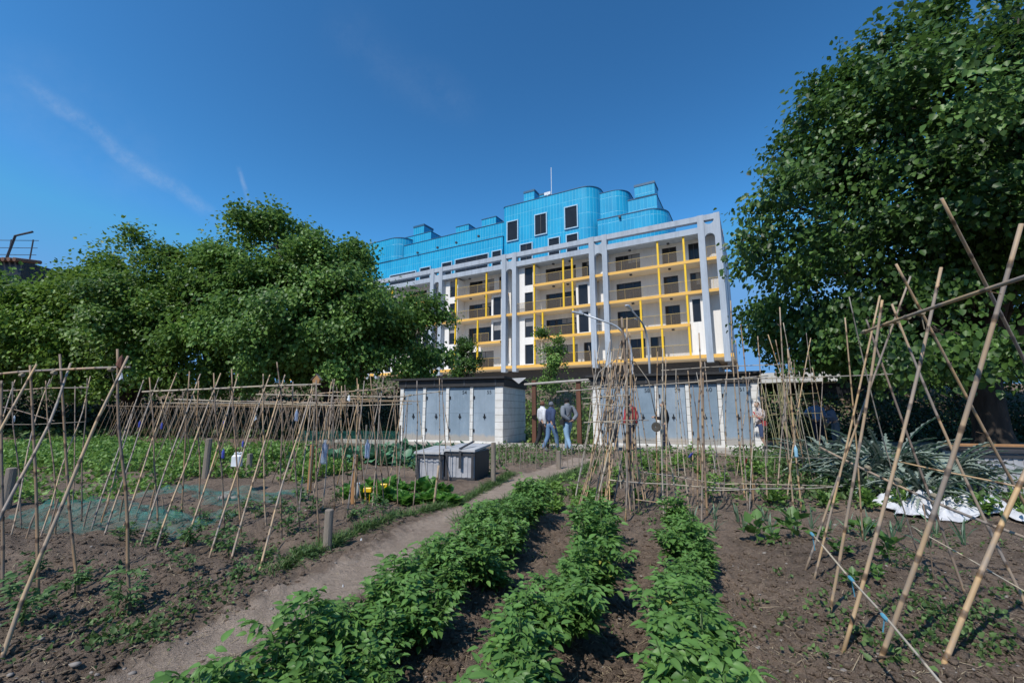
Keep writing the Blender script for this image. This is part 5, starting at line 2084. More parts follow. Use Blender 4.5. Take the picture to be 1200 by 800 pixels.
def rosette(seed, n, h, spread, size, W=.4, upl=.6, stemh=0.0, fine=False):
    st = np.random.default_rng(seed)
    az = st.uniform(0, 2 * math.pi, n)
    el = st.uniform(.1, 1.2, n)
    d = np.stack([np.cos(az) * np.cos(el), np.sin(az) * np.cos(el), np.sin(el)], -1)
    P = d * st.uniform(.1, .7, n)[:, None] * np.array([spread, spread, h]) + np.array([0, 0, stemh])
    D = d + np.array([0, 0, upl * .3]) + st.normal(0, .3, (n, 3))
    N = np.array([0, 0, 1.0]) + d * .3 + st.normal(0, .3, (n, 3))
    S = size * st.uniform(.6, 1.2, n)
    return leaves(P, D, N, S, W=W, fold=.1, curl=.28, rnd=np.clip(st.normal(.5, .22, n), 0, 1))


class Kind:
    """a small crop plant with a few variants; every plant is its own thing, copies share meshes"""

    def __init__(s, name, cat, leafm, variants, stem=True, sh=.12):
        s.name, s.cat, s.leafm = name, cat, leafm
        s.pr = []
        for v in variants:
            V, F, rr = v
            t = thing(name, 'x', cat)
            link('foliage', raw_mesh('foliage', V, F, rr), M[leafm], t)
            if stem:
                g = G()
                g.tube([(0, 0, -.03), (.006, .004, sh * .5), (0, 0, sh)], [.006, .005, .003], 6)
                g.build('stem', M['stem'], t)
            s.pr.append([t, False])

    def put(s, x, y, sc, label, group):
        pr = random.choice(s.pr) if all(p[1] for p in s.pr) else [p for p in s.pr if not p[1]][0]
        t = copy_tree(pr[0]) if pr[1] else pr[0]
        pr[1] = True
        t.location = (x, y, hz(x, y))
        t.scale = (sc, sc, sc * random.uniform(.85, 1.15))
        t.rotation_euler = (0, 0, random.uniform(0, 6.28))
        t['label'] = label
        if group:
            t['group'] = group
        return t


def small_compound(seed):
    me, g = potato(seed, 5, 7, 1.15)
    n = len(me.vertices)
    V = np.empty(n * 3, np.float32)
    me.vertices.foreach_get('co', V)
    F = np.empty(len(me.loops), np.int32)
    me.loops.foreach_get('vertex_index', F)
    rr = np.empty(n, np.float32)
    me.attributes['rnd'].data.foreach_get('value', rr)
    bpy.data.meshes.remove(me)
    return V.reshape(-1, 3) * .55, F.reshape(-1, 4), rr


tom = Kind('tomato_seedling', 'seedling', 'leaf_tomato', [small_compound(30 + k) for k in range(4)], sh=.2)
for b0, s in (((24, 742), 1.25), ((40, 672), .95), ((88, 694), .95), ((138, 716), 1.2), ((140, 632), .8), ((186, 632), .85), ((222, 640), .85), ((152, 632), .7), ((183, 630), .8), ((219, 638), .9), ((252, 642), 1.0), ((268, 647), 1.05),
              ((337, 629), .95), ((310, 659), .8), ((217, 682), .75), ((277, 685), .7), ((365, 604), 1.1), ((431, 615), .95), ((394, 590), .9), ((204, 614), .8), ((262, 614), .8), ((273, 608), .8), ((300, 603), .85), ((237, 614), .75), ((448, 606), .9), ((412, 608), .8), ((330, 600), .9), ((288, 598), .9), ((350, 590), 1.0)):
    p = gb(*b0)
    tom.put(p.x, p.y, s * random.uniform(.9, 1.1), 'small tomato seedling planted at the foot of the bamboo canes in bare soil', 'tomato seedlings in the left bed')
big = Kind('bean_seedling', 'seedling', 'leaf_potato', [rosette(50 + k, 26, .20, .15, .085, W=.44, stemh=.05) for k in range(3)], sh=.2)
for b0, s in (((888, 636), 1.15), ((930, 636), 1.25), ((1010, 628), 1.0), ((908, 642), .7), ((1045, 668), 1.0), ((965, 640), .7), ((1002, 700), .6), ((985, 662), .7), ((1030, 690), .6)):
    p = gb(*b0)
    big.put(p.x, p.y, s, 'broad leaved bean seedling in the bare soil under the right trellis', 'bean seedlings in the right bed')
let = Kind('lettuce', 'lettuce', 'leaf_lettuce', [rosette(70 + k, 60, .20, .16, .12, W=.5) for k in range(3)], stem=False)
for k in range(22):
    r = -4.75 + .145 * k * .95
    for w_ in (6.0, 6.55):
        if r > -2.95 or (w_ > 6.2 and r > -3.3):
            continue
        x, y = gp(r + random.gauss(0, .04), w_ + random.gauss(0, .06))
        let.put(x, y, random.uniform(.8, 1.15), 'bright green lettuce in the bed in front of the grey bins', 'lettuces in front of the bins')
cab = Kind('cabbage', 'cabbage', 'leaf_cabbage', [rosette(80 + k, 40, .26, .22, .19, W=.5) for k in range(3)], stem=False)
for row in range(4):
    for k in range(11):
        x, y = gp(-9.4 + k * .42 + random.gauss(0, .05), 9.6 + row * .95 + random.gauss(0, .08))
        cab.put(x, y, random.uniform(.8, 1.2), 'bluish green cabbage in the netted bed left of the sheds', 'cabbages in the netted bed')
mid = Kind('vegetable_plant', 'vegetable plant', 'leaf_crop', [rosette(90 + k, 90, .32, .19, .085, W=.34, stemh=.04) for k in range(3)] + [tuple(a_ * (1.5 if i_ == 0 else 1) for i_, a_ in enumerate(small_compound(60 + k))) for k in range(2)], sh=.3)
for row in range(7):
    for k in range(15):
        r = -1.2 + k * .38 + random.gauss(0, .07)
        w_ = 7.3 + row * 1.05 + random.gauss(0, .09)
        if random.random() < .22 or (r < -1.0 and w_ > 9):
            continue
        x, y = gp(r, w_)
        if path_dist(np.array([x]), np.array([y]))[0] < .15:
            continue
        mid.put(x, y, random.uniform(.55, 1.05), 'young green vegetable plant in the beds between the cane fence and the right sheds', 'vegetable plants in front of the right sheds')
for k in range(20):
    r = -1.75 + (k % 5) * .2 + random.gauss(0, .05)
    w_ = 5.7 + (k // 5) * .5 + random.gauss(0, .08)
    x, y = gp(r, w_)
    mid.put(x, y, random.uniform(.55, .85), 'dense green vegetable plant growing under and left of the cane tepee', 'vegetable plants round the tepee')
for k in range(30):
    w_ = 5.3 + random.random() * 4.2
    r = -1.75 - .12 * (w_ - 5.3) + random.gauss(0, .2)
    x, y = gp(r, w_)
    if path_dist(np.array([x]), np.array([y]))[0] > .12:
        mid.put(x, y, random.uniform(.4, .68), 'dense green vegetable plant growing under and left of the cane tepee', 'vegetable plants round the tepee')
lk = Kind('leek', 'leek', 'leaf_leek', [blades(np.tile([[0, 0, 0.]], (7, 1)) + rng.normal(0, .008, (7, 3)) * np.array([1, 1, 0]), rng.normal(0, .35, (7, 3)) + np.array([0, 0, 1.0]), rng.uniform(.25, .42, 7), rng.uniform(.014, .022, 7), rng.uniform(.2, .9, 7)) for k in range(3)], stem=False)
for k in range(22):
    x, y = gp(.05 + (k % 11) * .26 + random.gauss(0, .03), 5.55 + (k // 11) * .42 + random.gauss(0, .03))
    lk.put(x, y, random.uniform(.6, 1.05), 'thin leek shoot in the bare bed behind the right potato row', 'leeks behind the potato row')


# silvery cardoons on the right
def cardoon(label, x, y, s, seed):
    st = np.random.default_rng(seed)
    t = thing('cardoon', label, 'cardoon', (x, y, hz(x, y)), random.uniform(0, 6))
    parts = []
    g = G()
    for k in range(95):
        az = st.uniform(0, 6.28)
        L = st.uniform(.55, 1.08) * s
        el = st.uniform(.85, 1.52)
        d = np.array([math.cos(az) * math.cos(el), math.sin(az) * math.cos(el), math.sin(el)])
        hzd = np.array([math.cos(az), math.sin(az), 0])
        tw = st.normal(0, .3)
        n = 42
        W = .042 * s * st.uniform(.7, 1.25)
        V, mid_ = [], []
        dr = st.uniform(.2, .75)
        for q in range(n + 1):
            u = q / n
            p = d * L * u + hzd * L * .35 * u * u - np.array([0, 0, 1]) * L * dr * u ** 2.6
            tg = d + hzd * .7 * u - np.array([0, 0, 1]) * 2.6 * dr * u ** 1.6
            tg /= np.linalg.norm(tg)
            sd = np.cross(tg, [0, 0, 1.0])
            sd /= max(np.linalg.norm(sd), .15)
            up = np.cross(sd, tg)
            sd = sd * math.cos(tw) + up * math.sin(tw)
            up = np.cross(sd, tg)
            w_ = W * (.10 + math.sin(math.pi * min(1, u * 1.02)) ** .7) * (1.0 if q % 3 == 1 else .62 if q % 3 == 2 else .30) * st.uniform(.8, 1.2)
            back = tg * w_ * .35
            V += [p - sd * w_ + up * w_ * .35 + back, p, p + sd * w_ + up * w_ * .35 + back]
            mid_.append(tuple(p - up * .004))
        V = np.array(V)
        F = []
        for q in range(n):
            for h in (0, 1):
                a_ = q * 3 + h
                F.append((a_, a_ + 1, a_ + 4, a_ + 3))
        parts.append((V, np.array(F), np.clip(np.full(len(V), st.normal(.5, .22)) + st.normal(0, .08, len(V)), 0, 1)))
        g.tube(mid_[::7] + [mid_[-1]], [.011 * s * (1 - .8 * q / 7) for q in range(len(mid_[::7]) + 1)], 5)
    V, F, rr = join(parts)
    V[:, 2] = np.maximum(V[:, 2], .0)
    link('foliage', raw_mesh('foliage', V, F, rr), M['leaf_silver'], t)
    g.build('stem', M['leaf_leek'], t)


for k, (px, py, dy, s, lb) in enumerate(((1085, 592, .6, 1.5, 'tallest silvery cardoon with arching toothed leaves, in the middle of its clump'), (1040, 590, .3, 1.1, 'low silvery cardoon at the left front of the clump by the white sheeting'),
                                         (1120, 588, .1, 1.2, 'silvery cardoon beside the grey bin at the right'), (1010, 575, 1.0, .95, 'silvery cardoon farthest left of its clump, near the two people in shade'),
                                         (1062, 582, 1.5, 1.3, 'silvery cardoon at the back of the clump against the dark hedge'), (1075, 596, -.1, .8, 'smallest cardoon, spilling onto the white sheeting'))):
    p = gnd(px, py)
    cardoon(lb, p.x, p.y + dy, s, 300 + k)


# ------------------------------------------------------------------ uncounted stuff: low crops, weeds, straw, clods
def stuff(name, V, F, rr, mat, label):
    o = link(name, raw_mesh(name, V, F, rr), M[mat])
    o['kind'] = 'stuff'
    o['label'] = label
    return o


def scatter_leaves(n, xy, hmax, size, W=.42):
    z = height(xy[:, 0], xy[:, 1])
    P = np.stack([xy[:, 0], xy[:, 1], z + rng.random(n) ** 1.4 * hmax], -1)
    D = rng.normal(0, .6, (n, 3)) + np.array([0, 0, .55])
    N = rng.normal(0, .45, (n, 3)) + np.array([0, 0, .8])
    return leaves(P, D, N, size * rng.uniform(.5, 1.2, n), W=W)


def grid_xy(n, r0, r1, w0, w1):
    r = rng.uniform(r0, r1, n)
    w_ = rng.uniform(w0, w1, n)
    return r[:, None] * GR + w_[:, None] * GW


# green beds on the left (low, dense)
parts = []
for (n, r0, r1, w0, w1, h, s) in ((19000, -21, -8.6, 5.6, 8.6, .34, .085), (16000, -21, -10.4, 8.4, 11.6, .34, .10), (3500, -8.6, -6.4, 7.0, 8.6, .22, .08), (5000, -17, -8, 3.9, 5.6, .18, .07), (3500, -10.5, -8.6, 8.6, 10, .25, .1)):
    xy = grid_xy(n, r0, r1, w0, w1)
    keep = fbm(xy[:, 0] * .8, xy[:, 1] * .8, 3) > -.28
    xy = xy[keep]
    parts.append(scatter_leaves(len(xy), xy, h, s))
stuff('low_crop', *join(parts), 'leaf_crop', 'low bright green crop covering the beds behind the left trellises')
# undergrowth at the foot of the trees and on the bank
parts = []
xy = np.stack([rng.uniform(-40, 30, 26000), rng.uniform(21.0, 33, 26000)], -1)
parts.append(scatter_leaves(len(xy), xy, .45, .2))
xy = np.stack([rng.uniform(-2, 9, 12000), rng.uniform(20.5, 28, 12000)], -1)
parts.append(scatter_leaves(len(xy), xy, .35, .14, .25))
stuff('undergrowth', *join(parts), 'leaf_weed', 'rough green undergrowth on the bank behind the sheds')


def edge_line(pts, n, wid, h, tall=False):
    pts = [Vector(p) for p in pts]
    seg = [(a, b_, (b_ - a).length) for a, b_ in zip(pts[:-1], pts[1:])]
    tot = sum(s[2] for s in seg)
    out_ = []
    for a, b_, L in seg:
        m_ = int(n * L / tot)
        t = rng.random(m_)
        p = np.array(a)[None, :2] * (1 - t[:, None]) + np.array(b_)[None, :2] * t[:, None]
        out_.append(p)
    xy = np.concatenate(out_)
    # tufts: gather the blades round fewer centres
    cen = xy[rng.integers(0, len(xy), max(4, len(xy) // 16))]
    xy = cen[rng.integers(0, len(cen), len(xy))] + rng.normal(0, wid * .22, xy.shape)
    xy += rng.normal(0, wid, (len(cen), 2))[rng.integers(0, len(cen), len(xy))] * 0
    return xy


GL = [gnd(*p) for p in ((40, 800), (90, 770), (150, 738), (215, 718), (290, 690), (345, 660), (400, 634), (470, 607), (530, 590), (580, 566), (600, 556))]
GRt = [gnd(*p) for p in ((545, 612), (600, 588), (640, 568), (672, 556), (700, 545))]
parts = []
for line, n, wd, h, thin in ((GL, 5200, .16, .11, .55), (GL[5:], 4200, .2, .15, 1), (GRt, 9000, .30, .20, 1)):
    xy = edge_line(line, n, wd, h)
    m_ = len(xy)
    keep = fbm(xy[:, 0] * 1.3 + 9, xy[:, 1] * 1.3, 2) > (-.15 if thin < 1 else -.4)
    xy = xy[keep]
    m_ = len(xy)
    P = np.stack([xy[:, 0], xy[:, 1], height(xy[:, 0], xy[:, 1]) - .005], -1)
    D = rng.normal(0, .55, (m_, 3)) + np.array([0, 0, .8])
    parts.append(blades(P, D, rng.uniform(.5, 1.3, m_) * h, rng.uniform(.005, .011, m_), rng.uniform(.2, 1.1, m_)))
stuff('grass', *join(parts), 'leaf_weed', 'tufts of rough grass along both edges of the dirt path')

# broad low weeds: clusters
parts = []
cl_ = []
for (n, px0, px1, py0, py1) in ((26, 20, 320, 690, 790), (40, 980, 1200, 655, 800), (24, 120, 360, 610, 700), (14, 560, 720, 640, 780), (16, 880, 1000, 610, 780), (30, 660, 780, 585, 640), (20, 200, 420, 590, 640), (20, 1000, 1200, 600, 650)):
    for k in range(n):
        p = gnd(random.uniform(px0, px1), random.uniform(py0, py1))
        if path_dist(np.array([p.x]), np.array([p.y]))[0] > -.02:
            cl_.append((p.x, p.y))
for (px, py) in ((130, 745), (160, 740), (200, 730), (235, 716), (260, 700), (170, 752), (110, 760), (330, 668), (350, 660), (1120, 760), (1090, 740), (1060, 770), (1110, 790), (1150, 770), (1080, 720), (1130, 740), (1040, 790)):
    p = gnd(px, py)
    cl_ += [(p.x + random.gauss(0, .08), p.y + random.gauss(0, .08)) for _ in range(5)]
for x, y in cl_:
    m_ = random.randint(8, 22)
    xy = np.array([[x, y]]) + rng.normal(0, .055, (m_, 2))
    parts.append(scatter_leaves(m_, xy, .05, random.uniform(.022, .042), W=.34))
# weeds between the mid-distance beds
xy = grid_xy(7000, -2.2, 5.5, 6.6, 15.3)
xy = xy[(fbm(xy[:, 0] * 1.1, xy[:, 1] * 1.1, 3) > .02) & (path_dist(xy[:, 0], xy[:, 1]) > .1)]
parts.append(scatter_leaves(len(xy), xy, .2, .085, .3))
xy = grid_xy(4000, -5.5, -2.0, 8.5, 15.3)
xy = xy[(fbm(xy[:, 0] * 1.1, xy[:, 1] * 1.1, 3) > -.1) & (path_dist(xy[:, 0], xy[:, 1]) > .1)]
parts.append(scatter_leaves(len(xy), xy, .22, .085, .28))
xy = grid_xy(9000, 1.8, 6.5, 7.2, 14.5)
xy = xy[(fbm(xy[:, 0] * .9, xy[:, 1] * .9, 3) > -.2)]
parts.append(scatter_leaves(len(xy), xy, .32, .09, .26))
stuff('weeds', *join(parts), 'leaf_weed', 'small weeds scattered over the soil beds')


def scatter_front(n, ymin=575, ymax=830, x0=-60, x1=1260):
    px = rng.uniform(x0, x1, n)
    py = ymin + (ymax - ymin) * rng.random(n) ** 1.0
    u = (px - 600) / FPX
    v = (400 - py) / FPX
    dx, dy, dz = u, CP - v * SP, SP + v * CP
    k = -EYE / dz
    return np.stack([dx * k, dy * k], -1)


# straw and dry stalks
n = 7500
xy = scatter_front(n)
z = height(xy[:, 0], xy[:, 1]) + .006
az = rng.uniform(0, 6.28, n)
L = rng.uniform(.015, .07, n) * np.where(rng.random(n) < .06, 2.6, 1)
d = np.stack([np.cos(az), np.sin(az), rng.normal(0, .12, n)], -1)
P = np.stack([xy[:, 0], xy[:, 1], z], -1)
V, F, rr = blades(P, d, L, rng.uniform(.002, .0045, n), np.full(n, .05))
stuff('straw', V, F, rr, 'straw', 'bits of dry straw and stalk lying on the soil')

# clods of earth: small lumpy octahedra subdivided once
bm = bmesh.new()
bmesh.ops.create_icosphere(bm, subdivisions=1, radius=1)
bv = np.array([v.co[:] for v in bm.verts])
bf = np.array([[v.index for v in f_.verts] for f_ in bm.faces])
bm.free()
n = 26000
xy = scatter_front(n, 575, 830)
pd = path_dist(xy[:, 0], xy[:, 1])
keep = (pd > 0) | (rng.random(n) < .25)
xy, pd = xy[keep], pd[keep]
n = len(xy)
sz = np.exp(rng.normal(math.log(.0085), .5, n))
sz = np.clip(np.where(pd < 0, sz * .55, sz), .003, .026)
z = height(xy[:, 0], xy[:, 1])
jit = 1 + rng.normal(0, .28, (n, len(bv), 1))
sc = sz[:, None, None] * np.stack([rng.uniform(.7, 1.3, n), rng.uniform(.7, 1.3, n), rng.uniform(.45, .8, n)], -1)[:, None, :]
V = bv[None] * jit * sc + np.stack([xy[:, 0], xy[:, 1], z + sz * .2], -1)[:, None, :]
F = (bf[None] + (np.arange(n) * len(bv))[:, None, None]).reshape(-1, 3)
o = link('soil_clods', raw_mesh('soil_clods', V.reshape(-1, 3), F, None), M['soil'])
o['kind'] = 'stuff'
o['label'] = 'loose crumbly clods of dark soil'

n = 650
xy = scatter_front(n, 575, 830)
sz = np.clip(np.exp(rng.normal(math.log(.007), .5, n)), .003, .022)
z = height(xy[:, 0], xy[:, 1])
V = bv[None] * (1 + rng.normal(0, .2, (n, len(bv), 1))) * (sz[:, None, None] * np.array([1.2, 1, .6])) + np.stack([xy[:, 0], xy[:, 1], z + sz * .3], -1)[:, None, :]
F = (bf[None] + (np.arange(n) * len(bv))[:, None, None]).reshape(-1, 3)
o = link('pebbles', raw_mesh('pebbles', V.reshape(-1, 3), F, None), M['stone'])
o['kind'] = 'stuff'
o['label'] = 'small pale pebbles scattered on soil and path'

# ------------------------------------------------------------------ small things
def stake(label, b0, h, r_, mat, group=None, lean=(0, 0), name='wooden_stake', z=None):
    p = gb(*b0)
    t = G()
    t.tube([(0, 0, -.1), (lean[0] * .5, lean[1] * .5, h * .5), (lean[0], lean[1], h - .01), (lean[0], lean[1], h)], [r_, r_ * .97, r_ * .95, r_ * .7], 10)
    o = t.build(name, M[mat], None)
    o.location = p
    tag(o, label, 'stake', group)
    return o


stake('short thick grey wooden stump post at the edge of the path', (383, 645), .36, .042, 'wood_grey')
stake('short grey wooden post where the path bends, in front of the walkers', (655, 548), .42, .055, 'wood_grey')
stake('grey wooden post beside the dark side of the grey bin', (578, 566), .75, .045, 'wood_grey')
stake('upright grey stake in the green bed left of the white jug', (240, 562), .75, .06, 'wood_grey')
stake('grey stake in the beds right of the white jug', (291, 555), .45, .06, 'wood_grey')
stake('orange brown wooden stake left of the yellow trays', (362, 578), .75, .035, 'wood_orange')
stake('orange brown wooden stake standing just left of the yellow tray', (414, 586), .72, .04, 'wood_orange')
stake('dark thick stake at the left edge of the picture', (6, 595), .55, .06, 'wood_grey')
for k in range(15):
    px = 586 + k * 7.2 + random.uniform(-1.5, 1.5)
    stake('thin pale twig stake in the low row before the walkers', (px, 549 - .22 * k + random.uniform(-2, 2)), random.uniform(.42, .62), .011, 'wood_grey', 'twig stakes in front of the walkers', (random.uniform(-.04, .04), 0), 'twig_stake')
for k in range(9):
    stake('short thin stake standing in the teal netting', (30 + k * 21 + random.uniform(-6, 6), 626 - 3.2 * k), random.uniform(.22, .42), .009, 'cane_dark', 'stakes in the teal netting', (random.uniform(-.1, .1), random.uniform(-.05, .1)), 'short_stake')
for k in range(10):
    stake('short stick propping the low vegetable rows behind the crossbars', (752 + k * 23 + random.uniform(-6, 6), 585 - random.uniform(0, 25)), random.uniform(.3, .5), .010, 'cane_dark', 'sticks in the low vegetable rows', (random.uniform(-.06, .06), 0), 'short_stick')


# teal netting: fallen heap at left, standing strip further back
def netting(label, cx, cy, lx, ly, rz, h, seed, flat=True):
    n, m_ = 60, 30
    u, v = np.meshgrid(np.linspace(-1, 1, n), np.linspace(-1, 1, m_), indexing='ij')
    X = u * lx + .2 * fbm(u * 3 + seed, v * 2, 3)
    Y = v * ly * (1 + .3 * np.sin(u * 4 + seed)) + .25 * fbm(u * 3, v + seed, 3)
    c_, s_ = math.cos(rz), math.sin(rz)
    wx, wy = cx + X * c_ - Y * s_, cy + X * s_ + Y * c_
    z = h * np.clip(.35 + 1.5 * fbm(u * 4 + seed, v * 2, 4), .02, 1.3) * (1 - .6 * v ** 2)
    base = hz(cx, cy)
    V = np.stack([wx - cx, wy - cy, height(wx, wy) + z - base + .01], -1).reshape(-1, 3)
    i, j = np.meshgrid(np.arange(n - 1), np.arange(m_ - 1), indexing='ij')
    F = np.stack([i * m_ + j, (i + 1) * m_ + j, (i + 1) * m_ + j + 1, i * m_ + j + 1], -1).reshape(-1, 4)
    me = raw_mesh('netting', V, F, smooth=True)
    uvl = me.uv_layers.new(name='UVMap')
    UV = np.stack([u * lx, v * ly], -1).reshape(-1, 2)[F.reshape(-1)]
    uvl.data.foreach_set('uv', np.ascontiguousarray(UV, dtype=np.float32).ravel())
    o = link('garden_netting', me, M['net_teal'])
    o.location = (cx, cy, base)
    tag(o, label, 'netting')


x, y = gp(-6.4, 3.75)
netting('crumpled teal garden netting heaped along the soil at the left', x, y, 1.55, .42, -R(14), .16, 2.2)
x, y = gp(-6.5, 5.3)
netting('flat teal garden netting lying behind the leaning canes', x, y, 1.4, .5, -R(18), .10, 6.1)
t = thing('net_fence', 'low green net fence round the cabbage bed left of the sheds', 'net fence', (*gp(-10.6, 13.4), hz(*gp(-10.6, 13.4))), -R(18.5))
g = G()
g.add([(-2.4, 0, .05), (2.0, 0, .05), (2.0, 0, .6), (-2.4, 0, .55)], [(0, 1, 2, 3)], [[(0, 0), (4, 0), (4, .8), (0, .8)]])
g.build('net', M['net_teal'], t)
for xx in (-2.4, -.9, .6, 2.0):
    g = G()
    g.tube([(xx, .03, -.1), (xx, .03, .8)], .03, 7)
    g.build('post', M['wood_grey'], t)


def hung(o, p):
    o.location = p
    return o


def bottle(label, p, s, mat='bottle', tilt=0.0, capm='whitep', group=None):
    s *= .68
    t = thing('plastic_bottle', label, 'bottle', p, 0, group)
    t.rotation_euler = (tilt, tilt * .4, 0)
    g = G()
    g.lathe([(.001, -.30 * s), (.040 * s, -.30 * s), (.044 * s, -.27 * s), (.040 * s, -.2 * s), (.044 * s, -.14 * s), (.043 * s, -.08 * s), (.018 * s, -.02 * s), (.014 * s, 0)], 14, cap=False)
    g.build('body', M[mat], t, smooth=True)
    g = G()
    g.lathe([(.017 * s, -.012 * s), (.017 * s, .016 * s), (.001, .017 * s)], 10)
    g.build('cap', M[capm], t)
    g = G()
    g.tube([(0, 0, .015 * s), (.02, .01, .2 * s), (-.01, 0, .5 * s)], .003, 4)
    g.build('string', M['twine'], t)


bottle('crushed clear plastic bottle hanging low from the canes, largest of the hanging bottles', far(381, 517, 6.2), 1.5, tilt=.12)
bottle('clear plastic bottle hanging from a pale string left of the shed', far(431, 516, 6.4), 1.2, tilt=-.08)
bottle('small bluish bottle hung high on the middle canes', far(348, 480, 6.5), .8)
for (px, py) in ((164, 493), (190, 495), (263, 493), (285, 516)):
    bottle('tiny bright blue bottle tied to a cane of the left trellis', far(px, py, 6.0), .42, 'bluep', capm='bluep', group='small blue bottles on the left canes')
bottle('dark blue plastic bottle on the trellis in the green beds', far(262, 526, 7.5), .75, 'bluep', capm='bluep')
bottle('purple blue plastic bottle stuck on a short cane in front of the right sheds', far(812, 530, 7.0), .62, 'bluep', capm='bluep', tilt=.8)
bottle('small red bottle tied to a cane right of the purple one', far(875, 536, 6.3), .40, 'redp', capm='whitep', tilt=.3)
bottle('pale blue and white bottle on a cane under the right trellis top', far(932, 522, 5.8), .72, 'bluepale', capm='whitep')
bottle('tiny white bottle tied to a cane at the far left', far(17, 487, 6.5), .45, 'whitep')

# black cup upside down on a stick
p = gb(735, 575)
t = thing('overturned_cup', 'black plastic cup turned over the top of a stick by the tepee', 'cup', (p.x, p.y, p.z))
q = far(718, 503, p.y - .1) - p
g = G()
g.tube([(0, 0, -.05), tuple(q * .5), tuple(q)], .012, 7)
g.build('stick', M['wood_grey'], t)
g = G()
mt = Matrix.Translation(q)
g.lathe([(.02, -.21), (.06, -.13), (.085, -.03), (.088, .08), (.07, .10), (.001, .105)], 14, mt)
g.build('cup', M['bin_dark'], t, smooth=True)


# metal discs hung as bird scarers
def disc(label, p, r0, r1, tiltx, tiltz):
    t = thing('hanging_disc', label, 'disc', p)
    t.rotation_euler = (tiltx, 0, tiltz)
    g = G()
    n = 28
    vs, fs = [], []
    for y_ in (-.004, .004):
        for rad in (r0, r0 * 1.25, r1 * .82, r1):
            for k in range(n):
                a = 2 * math.pi * k / n
                vs.append((rad * math.cos(a), y_ * (1 if rad in (r0 * 1.25, r1 * .82) else .6), rad * math.sin(a)))
    for s_ in (0, 1):
        for q_ in range(3):
            for k in range(n):
                j = (k + 1) % n
                b0 = s_ * 4 * n + q_ * n
                f_ = (b0 + k, b0 + j, b0 + n + j, b0 + n + k)
                fs.append(f_ if s_ else f_[::-1])
    for q_ in (0, 3):
        for k in range(n):
            j = (k + 1) % n
            fs.append((q_ * n + k, q_ * n + j, 4 * n + q_ * n + j, 4 * n + q_ * n + k))
    g.add(vs, fs)
    g.build('disc', M['disc'], t)
    g = G()
    g.tube([(0, 0, r1), (.004, 0, r1 + .12)], .002, 4)
    g.build('string', M['twine'], t)


disc('dark round disc with a small hole hanging on a cane in front of the woman', far(769, 500, 5.4), .012, .060, 0, .1)
disc('dark ring shaped disc hanging in front of the white sheeting', topz(1089, 600, .50), .026, .062, -.5, .4)

# white jug, yellow trays, bird box, rags
t = thing('white_jug', 'white plastic jug hung upright on a cane in the green beds', 'jug', far(277, 546, 7.6))
t.scale = (.72, .72, .95)
g = G()
g.bbox(-.11, .11, -.07, .07, 0, .2, .03)
g.bbox(-.07, .03, -.04, .04, .2, .25, .02)
g.build('body', M['whitep'], t)
g = G()
g.tube([(.02, 0, .22), (.10, 0, .24), (.105, 0, .14)], .014, 6)
g.build('handle', M['whitep'], t)
for (px, py, lb) in ((430, 581, 'bright yellow plastic tray on two thin legs in the left bed'), (449, 573, 'yellow plastic tray half hidden behind the front tray')):
    p = gnd(px, py + 10)
    t = thing('yellow_tray', lb, 'tray', (p.x, p.y, hz(p.x, p.y)))
    t.scale = (.52, .52, .85)
    g = G()
    g.bbox(-.11, .11, -.05, .05, .20, .27, .012)
    g.build('tray', M['yellow'], t)
    for sx in (-.06, .06):
        g = G()
        g.tube([(sx, 0, -.05), (sx, 0, .2)], .008, 6)
        g.build('leg', M['yellow'], t)
t = thing('small_pot', 'small white pot standing behind the yellow tray', 'pot', far(419, 565, 6.9) - Vector((0, 0, .05)))
g = G()
g.lathe([(.02, -.2), (.03, -.08), (.04, .03), (.042, .045), (.03, .045)], 12)
g.build('pot', M['whitep'], t, smooth=True)
p = far(371, 449, 6.6)
t = thing('bird_box', 'small orange brown pitched bird box on top of a cane post', 'bird box', p)
t.scale = (.5, .5, .5)
g = G()
g.add([(-.09, -.06, 0), (.09, -.06, 0), (.09, .06, 0), (-.09, .06, 0), (-.11, -.06, .12), (.11, -.06, .12), (.11, .06, .12), (-.11, .06, .12), (0, -.06, .26), (0, .06, .26)],
      [(3, 2, 1, 0), (0, 1, 5, 8, 4), (2, 3, 7, 9, 6), (1, 2, 6, 5), (3, 0, 4, 7), (5, 6, 9, 8), (7, 4, 8, 9)])
g.build('box', M['wood_orange'], t)
g = G()
g.add([(-.15, -.08, .09), (0.01, -.08, .28), (0.01, .08, .28), (-.15, .08, .09), (-.15, -.08, .105), (0.01, -.08, .295), (0.01, .08, .295), (-.15, .08, .105)], [(3, 2, 1, 0), (4, 5, 6, 7), (0, 1, 5, 4), (1, 2, 6, 5), (2, 3, 7, 6), (3, 0, 4, 7)])
g.add([(.15, -.08, .09), (-0.01, -.08, .279), (-0.01, .08, .279), (.15, .08, .09), (.15, -.08, .105), (-0.01, -.08, .294), (-0.01, .08, .294), (.15, .08, .105)], [(0, 1, 2, 3), (7, 6, 5, 4), (4, 5, 1, 0), (5, 6, 2, 1), (6, 7, 3, 2), (7, 4, 0, 3)])
g.build('roof', M['wood_grey'], t)
g = G()
q = (hz(p.x, p.y) - p.z) * 2
g.tube([(0, 0, q - .1), (.01, 0, q * .5), (0, 0, -.002)], .02, 7)
g.build('post', M['wood_grey'], t)


